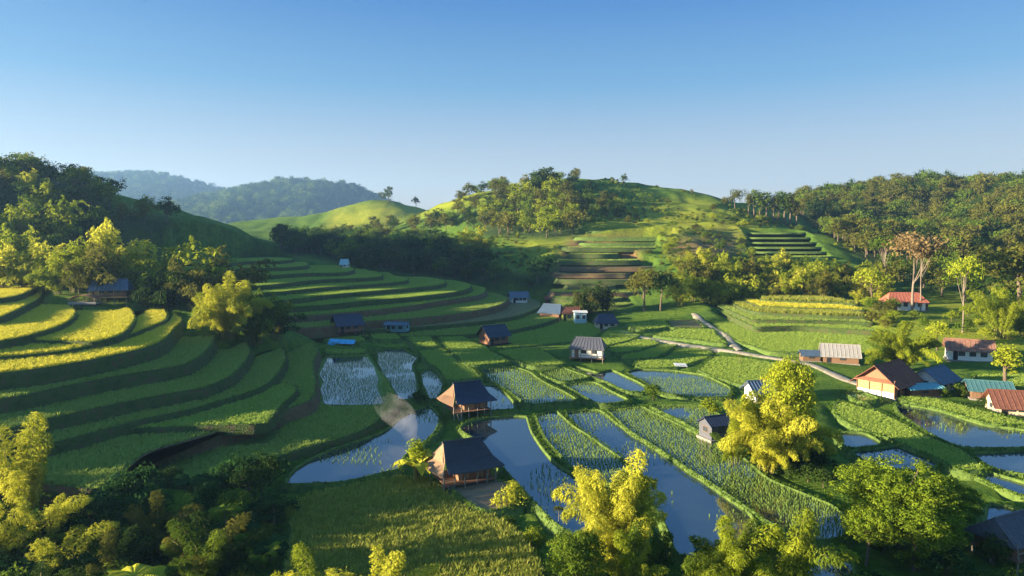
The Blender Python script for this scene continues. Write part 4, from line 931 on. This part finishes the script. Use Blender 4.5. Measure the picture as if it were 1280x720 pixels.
# ------------------------------------------------------------------ placing the plants
def at(px, Y, top):
    d = ray(px, 360); x = d[0] * Y / CT; z = ground(x, Y); zt = CZ - (top - HOR) / F * Y
    return x, Y, z, max(2.0, zt - z)
def B(px, Y, top, n, label, col='lime', hi=False, spread=1.0, group=None, wide=1.0):
    x, y, z, h = at(px, Y, top); return bamboo(x, y, z, min(h, 19) * .93, n, label, col, hi, spread, group, wide)
def T(key, px, Y, top, label, col='green', **k):
    x, y, z, h = at(px, Y, top); return tree(key, x, y, z, min(h, 24), label, col, **k)
B(772, 55, 566, 38, 'tall golden bamboo with arching plumes in the front right of centre', 'gold', True, .72, wide=.75)
B(800, 51, 650, 14, 'low lime bamboo at the foot of the tall golden bamboo', 'lime', True, .9)
B(925, 50, 640, 28, 'lime bamboo cut by the lower border, left of the round crowned tree', 'lime', True, .9)
B(985, 49, 640, 14, 'yellow green bamboo leaning towards the round crowned tree', 'lime', True, .7)
B(388, 45, 700, 20, 'golden bamboo top at the lower border below the smoky pond, left one', 'gold', True, 1.0)
B(462, 45, 704, 30, 'golden bamboo top at the lower border in front of the tall rice, right one', 'gold', True, .9)
B(966, 77, 482, 46, 'big spreading yellow bamboo clump in the flooded paddies right of centre', 'gold', True, 1.0, wide=.85)
B(1002, 80, 492, 24, 'right hand part of the big yellow bamboo, reaching over the blue water', 'gold', True, 1.0)
B(922, 79, 520, 9, 'low left part of the big yellow bamboo beside the tin shack', 'lime', True, 1.0)
B(1130, 132, 402, 44, 'weeping yellow green bamboo behind the orange walled house', 'lime', True, 1.0, wide=1.25)
B(1256, 158, 345, 18, 'tall upright bamboo behind the long white house', 'lime', True, .55)
B(1280, 160, 372, 16, 'bamboo at the right border above the long white house', 'lime', False, .8)
B(282, 130, 341, 44, 'bright yellow bamboo fan on the left slope above the shaded terraces', 'gold', True, .95, wide=1.0)
B(318, 134, 358, 20, 'dull green bamboo right of the bright yellow fan', 'green', False, 1.0)
B(345, 140, 368, 18, 'dark green bamboo at the foot of the middle terraces', 'dark', False, 1.0)
for px, Y, tp, c in ((190, 172, 305, 'lime'), (222, 160, 296, 'lime'), (252, 164, 288, 'lime'), (240, 150, 318, 'olive'), (285, 170, 296, 'olive'), (205, 150, 330, 'dark')):
    B(px, Y, tp, 22, '%s bamboo in the thicket right of the hill house, %s' % ({'lime': 'sunlit lime', 'olive': 'dull olive', 'dark': 'dark green'}[c], {190: 'at its left end', 222: 'second from the left', 252: 'the tallest one', 240: 'in the front middle', 285: 'at its right end', 205: 'low beside the house'}[px]), c, False, .95, 'bamboos right of the hill house')
for px, Y, tp, c in ((-10, 172, 285, 'lime'), (22, 168, 280, 'lime'), (52, 174, 276, 'gold'), (80, 170, 270, 'lime'), (108, 165, 268, 'lime'), (138, 160, 275, 'gold'), (60, 158, 300, 'gold'), (95, 154, 298, 'lime'), (30, 158, 310, 'lime'), (125, 150, 305, 'olive'), (150, 165, 290, 'lime'), (0, 156, 300, 'gold'), (72, 150, 322, 'lime')):
    B(px, Y, tp, 22, '%s bamboo in the thicket left of the hill house, %s %s' % ({'lime': 'sunlit lime', 'olive': 'dull olive', 'gold': 'bright golden'}[c], 'front row,' if Y < 159 else 'back row,', 'border' if px < 10 else 'left' if px < 45 else 'middle' if px < 85 else 'right' if px < 130 else 'by the house'), c, False, .95, 'bamboos left of the hill house')
for px, Y, tp, c in ((45, 225, 212, 'gold'), (60, 222, 216, 'lime'), (15, 200, 248, 'lime'), (38, 205, 240, 'lime'), (75, 205, 236, 'lime')):
    B(px, Y, tp, 12, 'small %s bamboo high on the left forest slope, %s' % (c, 'upper pair' if Y > 210 else 'lower group'), c, False, .7, 'bamboos high on the left slope')
B(14, 60, 512, 9, 'upright golden bamboo at the left border in front of the terraces', 'gold', True, .25, wide=.7)
B(38, 57, 600, 8, 'golden arching bamboo in the sunlit left corner', 'gold', True, 1.0)
B(-22, 55, 615, 8, 'bamboo at the very left border above the dark thicket', 'gold', True, .9)
B(52, 53, 640, 5, 'low golden bamboo lump over the dark thicket', 'gold', True, .8)
for i in range(54):
    px = 850 + (i % 18) * 14.6 + random.uniform(-5, 5); row = i // 18; Y = 252 - row * 15 + random.uniform(-4, 4) - max(0, px - 1000) * .12
    c_ = random.choice(['lime', 'lime', 'olive', 'gold']); B(px, Y, 312 + max(0, px - 1000) * .16 + row * 12 + random.uniform(-8, 8), 11, '%s bamboo in the %s row of the long hedge below the centre hill, %s' % ({'lime': 'lime', 'olive': 'olive', 'gold': 'golden'}[c_], ('back', 'middle', 'front')[row], 'left end' if px < 920 else 'middle' if px < 1020 else 'right end'), c_, False, .9, 'bamboo hedge at the foot of the centre hill')
for px, Y, tp in ((728, 212, 356), (742, 214, 350), (756, 216, 352)): B(px, Y, tp, 14, 'dark willowy bamboo between the hamlet and the green paddies', 'dark', False, .7, 'dark bamboos beside the hamlet')
T('mid0', 806, 214, 332, 'dark leafy tree with a lit top right of the willowy bamboo, left one', 'olive'); T('mid1', 826, 212, 336, 'dark leafy tree right of the willowy bamboo, right one', 'dark')
for px, Y, tp in ((590, 305, 284), (600, 303, 282), (608, 306, 288)): B(px, Y, tp, 10, 'small golden bamboo on the foot of the centre hill', 'gold', False, .6, 'golden bamboos on the centre hill foot')
for i in range(9): B(455 + i * 15, 285 + (i % 3) * 9, 318 + (i % 4) * 4, 10, 'shaded dull bamboo at the edge of the valley wood', random.choice(['dark', 'olive']), False, .9, 'shaded bamboos at the valley wood')
T('big', 1138, 59, 574, 'big round crowned tree in the lower right corner', 'fresh', wide=1.4)
T('near', 1215, 61, 612, 'smaller dark tree right of the big round crowned one', 'green')
T('near', 1098, 56, 640, 'bushy tree under the left side of the big round crown', 'fresh')
T('near', 1160, 55, 636, 'leafy tree filling the lower front of the big round crown', 'fresh', wide=1.3)
T('near', 992, 79, 443, 'tall creeper covered tree rising out of the big yellow bamboo', 'lime', wide=.62)
T('near', 722, 50, 672, 'leafy green tree left of the golden bamboo foot', 'green', wide=1.0)
T('open0', 1142, 186, 290, 'tall tan leaved tree with bare trunk behind the red roofed house', 'tan', wide=1.05)
T('open1', 1152, 190, 305, 'slim bare trunk tree right of the tan leaved one', 'tan', wide=.6)
T('open1', 1103, 232, 294, 'slender tree with a lit tufted top left of the tan tree', 'green', wide=.8)
T('open0', 1206, 164, 320, 'tall slim lime tree left of the long white house', 'lime', wide=.6)
T('tall0', 1264, 117, 430, 'columnar lime tree at the right border below the long white house', 'lime', wide=1.6)
T('mid2', 1090, 204, 332, 'round bright tree at the right end of the bamboo hedge', 'lime'); T('mid3', 1275, 190, 300, 'large olive tree at the right border', 'olive', wide=1.3)
T('mid1', 1175, 150, 398, 'small lime tree beside the weeping bamboo', 'lime'); T('mid0', 1240, 175, 388, 'low spreading tree behind the upright bamboo', 'lime', wide=1.4); T('mid3', 1225, 172, 392, 'low spreading bush like tree left of the upright bamboo', 'green', wide=1.5)
T('palm0', 927, 138, 441, 'lone coconut palm in the green paddy behind the big bamboo', 'lime', name='palm_tree', cat='palm', wide=1.25)
T('palm1', 150, 47, 697, 'small lit palm at the lower border of the dark thicket', 'gold', name='palm_tree', cat='palm')
T('palm1', 700, 63, 634, 'thin little palm at the edge of the big blue paddy', 'olive', name='palm_tree', cat='palm', wide=.7)
T('banana0', 516, 74, 543, 'bright banana plant left of the brown thatched hut', 'gold', name='banana_plant', cat='banana plant', wide=.9)
T('tall1', 519, 75, 552, 'slim leafy shrub under the bright banana plant', 'lime', name='bush', cat='shrub', wide=1.6)
for px, Y, tp, h_, lb, c in ((640, 0, 600, 3, 'yellow green bush right of the thatched hut yard', 'gold'), (887, 0, 494, 3, 'round yellow green bush left of the big bamboo', 'lime'), (816, 0, 480, 3, 'leafy bush at the corner of the long flooded paddy', 'green'), (522, 0, 480, 2.5, 'shaded bush between two flooded paddies', 'dark')):
    x, y, z = on(px, {640: 632, 887: 519, 816: 500, 522: 505}[px]); tree('bush%d' % (px % 3), x, y, z, h_, lb, c, 'bush', 'bush')
# ridge trees and lone trees
for px, Y, tp, k, lb in ((487, 600, 234, 'far0', 'lone tree on the far left green hill'), (480, 602, 240, 'far1', 'smaller tree left of the lone one on the far green hill'), (521, 610, 246, 'far2', 'small tree on the right shoulder of the far green hill'),
                         (778, 425, 218, 'far3', 'tiny lone tree on the bare top of the centre hill'), (862, 415, 237, 'far0', 'round tree on the right shoulder of the centre hill'), (916, 398, 236, 'far1', 'dark round tree standing left of the slender row'), (903, 400, 246, 'far2', 'low tree left of the dark round one on the ridge')):
    T(k, px, Y, tp, lb, 'olive' if px > 800 else 'dark', wide=.9)
for i, (px, tp) in enumerate(((933, 240), (940, 237), (947, 238), (955, 240), (964, 243), (970, 239), (978, 238), (985, 241), (993, 250))):
    T('tall%d' % (i % 2), px, 392, tp, 'slender tree in the row on the ridge right of centre', random.choice(['olive', 'green']), group='slender ridge trees', wide=1.1)
for px, tp in ((672, 216), (678, 212), (684, 211), (690, 217), (665, 224)): T('far%d' % (px % 4), px, 405, tp, 'dark tree in the cluster on top of the centre hill', 'dark', group='hilltop tree cluster')

def scat(poly, yr, step, seed, jitter=.42):
    P = np.array(poly, float); r = np.random.default_rng(seed)
    X0 = np.arange(-320, 420, step); Y0 = np.arange(yr[0], yr[1], step); gx, gy = np.meshgrid(X0, Y0); x = (gx + r.uniform(-jitter, jitter, gx.shape) * step).ravel(); y = (gy + r.uniform(-jitter, jitter, gx.shape) * step).ravel()
    z = terrain_z(x, y); px, py = project(x, y, z); m = inside(P, px, py)
    for f in FIELDS:
        a, b = f['P'].min(0) - 1, f['P'].max(0) + 1; q = m & (x > a[0]) & (x < b[0]) & (y > a[1]) & (y < b[1])
        if q.any(): k = np.where(q)[0]; m[k[inside(offset(f['P'], 1.0), x[k], y[k])]] = False
    return x[m], y[m], z[m], px[m], py[m], r
def wood(poly, yr, step, seed, hr, cols, label, group, keys=('far0', 'far1', 'far2', 'far3'), maxn=400, name='tree', cat='tree', order=None):
    x, y, z, px, py, r = scat(poly, yr, step, seed); idx = np.argsort(y)[:maxn]
    ym = np.median(y[idx]) if len(idx) else 0; x1, x2 = np.percentile(px[idx], [33, 67]) if len(idx) else (0, 0)
    for i in idx:
        c_ = cols[r.integers(len(cols))]; h_ = r.uniform(*hr); big = 'tall' if h_ > sum(hr) / 2 else 'low'
        lb = '%s %s crowned %s, %s %s' % (big, {'dark': 'dark green', 'jungle': 'very dark green', 'green': 'fresh green', 'olive': 'olive', 'lime': 'yellow green', 'gold': 'golden'}[c_], label, 'front' if y[i] < ym else 'back', 'left part' if px[i] < x1 else 'middle' if px[i] < x2 else 'right part')
        tree(keys[r.integers(len(keys))], x[i], y[i], z[i], h_, lb, c_, name, cat, group, wide=r.uniform(.85, 1.2))
    rest = np.argsort(y)[maxn:]; return x[rest], y[rest], z[rest]
LW = wood(FOREST['left'], (172, 330), 8.2, 1, (6, 10), ['dark', 'dark', 'jungle', 'green', 'olive'], 'tree of the left hill wood', 'trees of the left hill wood', maxn=190)
wood(FOREST['centre'], (290, 460), 8.0, 2, (8, 13), ['olive', 'olive', 'green', 'lime'], 'tree on the centre hill flank', 'trees on the centre hill flank', maxn=60)
wood([(1070,330),(1110,345),(1180,350),(1300,345),(1300,395),(1225,385),(1180,372),(1100,366)], (185, 330), 9.5, 3, (8, 12), ['dark', 'green', 'olive'], 'tree below the right hill', 'trees at the foot of the right hill', maxn=60)
# small bushes on the open slopes
wood([(720,262),(960,262),(1000,290),(960,325),(860,330),(800,305),(700,292)], (270, 430), 15, 4, (2.2, 5), ['olive', 'green', 'lime'], 'bush on the centre hill', 'bushes on the centre hill', ('bush0', 'bush1', 'bush2'), 50, 'bush', 'bush')
wood([(520,345),(640,352),(700,345),(640,372),(600,362)], (225, 300), 7, 5, (3, 6), ['dark', 'dark', 'green'], 'bush behind the hamlet', 'bushes between spur and hamlet', ('bush0', 'bush1', 'bush2', 'far1'), 40, 'bush', 'bush')
wood([(1100,392),(1300,395),(1300,440),(1240,425),(1180,420),(1110,412)], (125, 200), 7.5, 6, (1.8, 3.6), ['lime', 'green', 'lime'], 'bush above the long house', 'garden bushes on the right', ('bush0', 'bush1', 'bush2'), 40, 'bush', 'bush')
wood([(1130,500),(1210,480),(1300,500),(1300,520),(1200,506)], (85, 135), 4.5, 7, (1.2, 2.2), ['green', 'dark'], 'shrub by the right houses', 'shrubs beside the right houses', ('bush0', 'bush1'), 22, 'bush', 'bush')
wood([(930,585),(960,590),(1050,625),(1050,585),(1020,560),(940,560)], (62, 90), 2.6, 8, (1.8, 3.2), ['dark', 'jungle', 'green'], 'plant under the big bamboo', 'undergrowth of the big bamboo', ('bush0', 'bush1', 'banana0', 'bush2'), 22, 'bush', 'bush')
wood([(575,640),(640,628),(660,640),(700,672),(740,700),(700,720),(670,690)], (48, 75), 2.6, 9, (1.2, 2.4), ['lime', 'green', 'green'], 'bush beside the tall rice', 'bushes on the bank by the tall rice', ('bush0', 'bush1', 'bush2'), 24, 'bush', 'bush')
wood([(680,690),(1060,690),(1060,790),(640,790)], (44, 58), 2.9, 10, (1.5, 3), ['green', 'dark', 'jungle'], 'shrub at the lower border', 'shrubs along the lower border', ('bush0', 'bush1', 'bush2'), 26, 'bush', 'bush')
wood([(1060,640),(1300,690),(1300,900),(1060,900)], (44, 62), 3.6, 11, (2, 3.6), ['dark', 'green', 'jungle'], 'shrub under the round tree', 'shrubs under the round crowned tree', ('bush0', 'bush1', 'bush2'), 24, 'bush', 'bush')
# the dark thicket in the lower left
JUNGLE = [(-60,560),(60,600),(120,612),(190,600),(345,600),(352,640),(362,720),(350,860),(-60,860)]
wood(JUNGLE, (41, 72), 2.9, 12, (2.4, 4.8), ['jungle', 'jungle', 'dark', 'green'], 'plant of the corner thicket', 'thicket in the lower left corner', ('bush0', 'bush1', 'bush2', 'banana0', 'banana1', 'mid1', 'bush0', 'palm1'), 120, 'thicket_plant', 'shrub')
for px, Y, tp, c in ((185, 58, 622, 'olive'), (265, 53, 640, 'dark'), (245, 52, 655, 'green'), (120, 52, 655, 'dark'), (20, 46, 700, 'dark')):
    B(px, Y, tp, 12, 'shaded bamboo inside the dark thicket', c, True, 1.0, 'bamboos inside the dark thicket')
# far woods, one mass each
def forest_src(nm, cols):
    c = bpy.data.collections.new(nm)
    for i in range(4):
        cm, tm = MODELS['far%d' % i]; col = cols[i % len(cols)]; n1 = len(cm.vertices); a = np.empty(n1 * 3, np.float32); cm.vertices.foreach_get('co', a); f1 = np.empty(len(cm.polygons) * 4, np.int32); cm.polygons.foreach_get('vertices', f1)
        b = np.empty(len(tm.vertices) * 3, np.float32); tm.vertices.foreach_get('co', b); f2 = np.empty(len(tm.polygons) * 4, np.int32); tm.polygons.foreach_get('vertices', f2)
        v, f, m = join([(a.reshape(-1, 3), f1.reshape(-1, 4), 0), (b.reshape(-1, 3), f2.reshape(-1, 4), 1)]); me = mesh_np(nm, v, f, False, m); me.materials.append(LEAF[col]); me.materials.append(BARK); source(nm, me, c)
    return c
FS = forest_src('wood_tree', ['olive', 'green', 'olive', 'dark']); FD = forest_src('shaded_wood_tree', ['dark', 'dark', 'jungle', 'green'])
def mass(name, poly, yr, step, seed, hr, cols, label, skip=0):
    x, y, z, px, py, r = scat(poly, yr, step, seed); i = np.argsort(y)[skip:]; x, y, z = x[i], y[i], z[i]; n = len(x)
    scatter(name, np.column_stack([x, y, z - .3]), np.column_stack([r.uniform(-.06, .06, n), r.uniform(-.06, .06, n), r.uniform(0, 6.28, n)]), r.uniform(hr[0], hr[1], n), cols, label); print(name, n)
mass('forest', FOREST['right'], (300, 640), 6.3, 21, (7, 14), FS, 'sunlit olive green forest covering the right hill')
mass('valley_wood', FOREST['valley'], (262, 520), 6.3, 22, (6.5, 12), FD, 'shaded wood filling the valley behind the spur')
mass('hill_wood', FOREST['mid'], (400, 660), 10, 23, (6, 11), FS, 'scattered wood on the lower far green hill')
mass('hill_wood', [(560,262),(600,240),(640,238),(650,262),(610,285),(560,290)], (330, 470), 9, 25, (6, 11), FS, 'loose trees on the left shoulder of the centre hill')
mass('hill_wood', [(690,228),(730,222),(740,250),(800,262),(780,275),(720,272)], (350, 450), 9, 26, (5, 9), FS, 'loose trees near the top of the centre hill')
_r = np.random.default_rng(5); n = 9000; x = _r.uniform(-2100, 60, n); y = _r.uniform(1500, 2760, n); z = terrain_z(x, y); m = z > 22; x, y, z = x[m], y[m], z[m]; n = len(x)
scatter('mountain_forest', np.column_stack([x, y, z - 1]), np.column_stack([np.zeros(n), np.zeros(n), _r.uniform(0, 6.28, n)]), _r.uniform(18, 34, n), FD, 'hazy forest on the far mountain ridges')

# ------------------------------------------------------------------ smoke and haze
def smoke():
    v, f = tube([(0, 0, 0), (-.4, 1.2, 1.0), (-.9, 2.6, 2.0), (-1.9, 4.4, 2.8), (-3.4, 6.6, 3.3), (-5.2, 9, 3.6)], [.35, .8, 1.3, 1.9, 2.1, 1.7], 14); n = len(v); me = bpy.data.meshes.new('smoke')
    me.from_pydata([tuple(q) for q in v], [], [tuple(int(a) for a in q) for q in f] + [tuple(range(13, -1, -1)), tuple(range(n - 14, n))]); m, t, b, o = newmat('smoke'); t.nodes.remove(b)
    pv = t.nodes.new('ShaderNodeVolumePrincipled'); nz = noise_node(t, .42, 4, .6); r = ramp(t, [(.42, (0, 0, 0)), (.78, (.10, .10, .10))]); t.links.new(nz.outputs[0], r.inputs[0]); t.links.new(r.outputs[0], pv.inputs['Density']); pv.inputs['Color'].default_value = (.95, .95, .97, 1)
    t.links.new(pv.outputs[0], o.inputs['Volume']); x, y, z = on(516, 572); ob = link('smoke', me, m); ob.location = (x, y, .6); tag(ob, 'thin white smoke drifting over the pond left of the thatched hut', None, None, 'stuff')
smoke()
HAZE = 0.00017
def haze():
    b = MB(); b.box(-4030, -1520, -5, 4030, 4030, 325); m, t, bb, o = newmat('haze'); t.nodes.remove(bb)
    pv = t.nodes.new('ShaderNodeVolumePrincipled'); pv.inputs['Density'].default_value = HAZE; pv.inputs['Color'].default_value = (.30, .56, 1, 1); pv.inputs['Anisotropy'].default_value = .3
    t.links.new(pv.outputs[0], o.inputs['Volume']); ob = b.build('haze', m); tag(ob, 'pale blue air haze over the whole valley', None, None, 'stuff')
haze()

_r = np.random.default_rng(77); n = len(LW[0])
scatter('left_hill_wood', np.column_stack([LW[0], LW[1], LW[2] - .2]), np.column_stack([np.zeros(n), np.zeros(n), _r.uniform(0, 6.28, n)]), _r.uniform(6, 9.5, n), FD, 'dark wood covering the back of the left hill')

SB = bpy.data.collections.new('scrub_plants')
for i in range(3):
    me = MODELS['bush%d' % i][0].copy(); me.materials.clear(); me.materials.append(LEAF[('olive', 'green', 'lime')[i]]); source('scrub_plant', me, SB)
x, y, z, px, py, r = scat([(530,266),(640,238),(760,223),(860,242),(960,272),(1050,300),(1100,345),(1090,372),(860,345),(800,330),(700,345),(600,345),(540,335)], (235, 460), 3.6, 41)
m = (fbm(x, y, 22, 3, 88) + r.random(len(x)) * .8) > .45; x, y, z = x[m], y[m], z[m]; n = len(x)
scatter('hill_scrub', np.column_stack([x, y, z - .1]), np.column_stack([np.zeros(n), np.zeros(n), r.uniform(0, 6.28, n)]), r.uniform(.7, 2.2, n), SB, 'low scrub dotting the open slopes of the centre hill')
wood([(1078,376),(1112,378),(1120,412),(1100,414),(1082,400)], (165, 215), 3.4, 51, (2.2, 4.2), ['lime', 'green', 'olive'], 'bush at the end of the yellow strips', 'bushes at the right end of the yellow strips', ('bush0', 'bush1', 'bush2'), 18, 'bush', 'bush')
wood([(900,372),(950,366),(960,384),(945,404),(905,400)], (165, 240), 4.5, 52, (1.8, 3.6), ['lime', 'green', 'dark'], 'bush left of the yellow strips', 'bushes at the left end of the yellow strips', ('bush0', 'bush1', 'bush2'), 16, 'bush', 'bush')
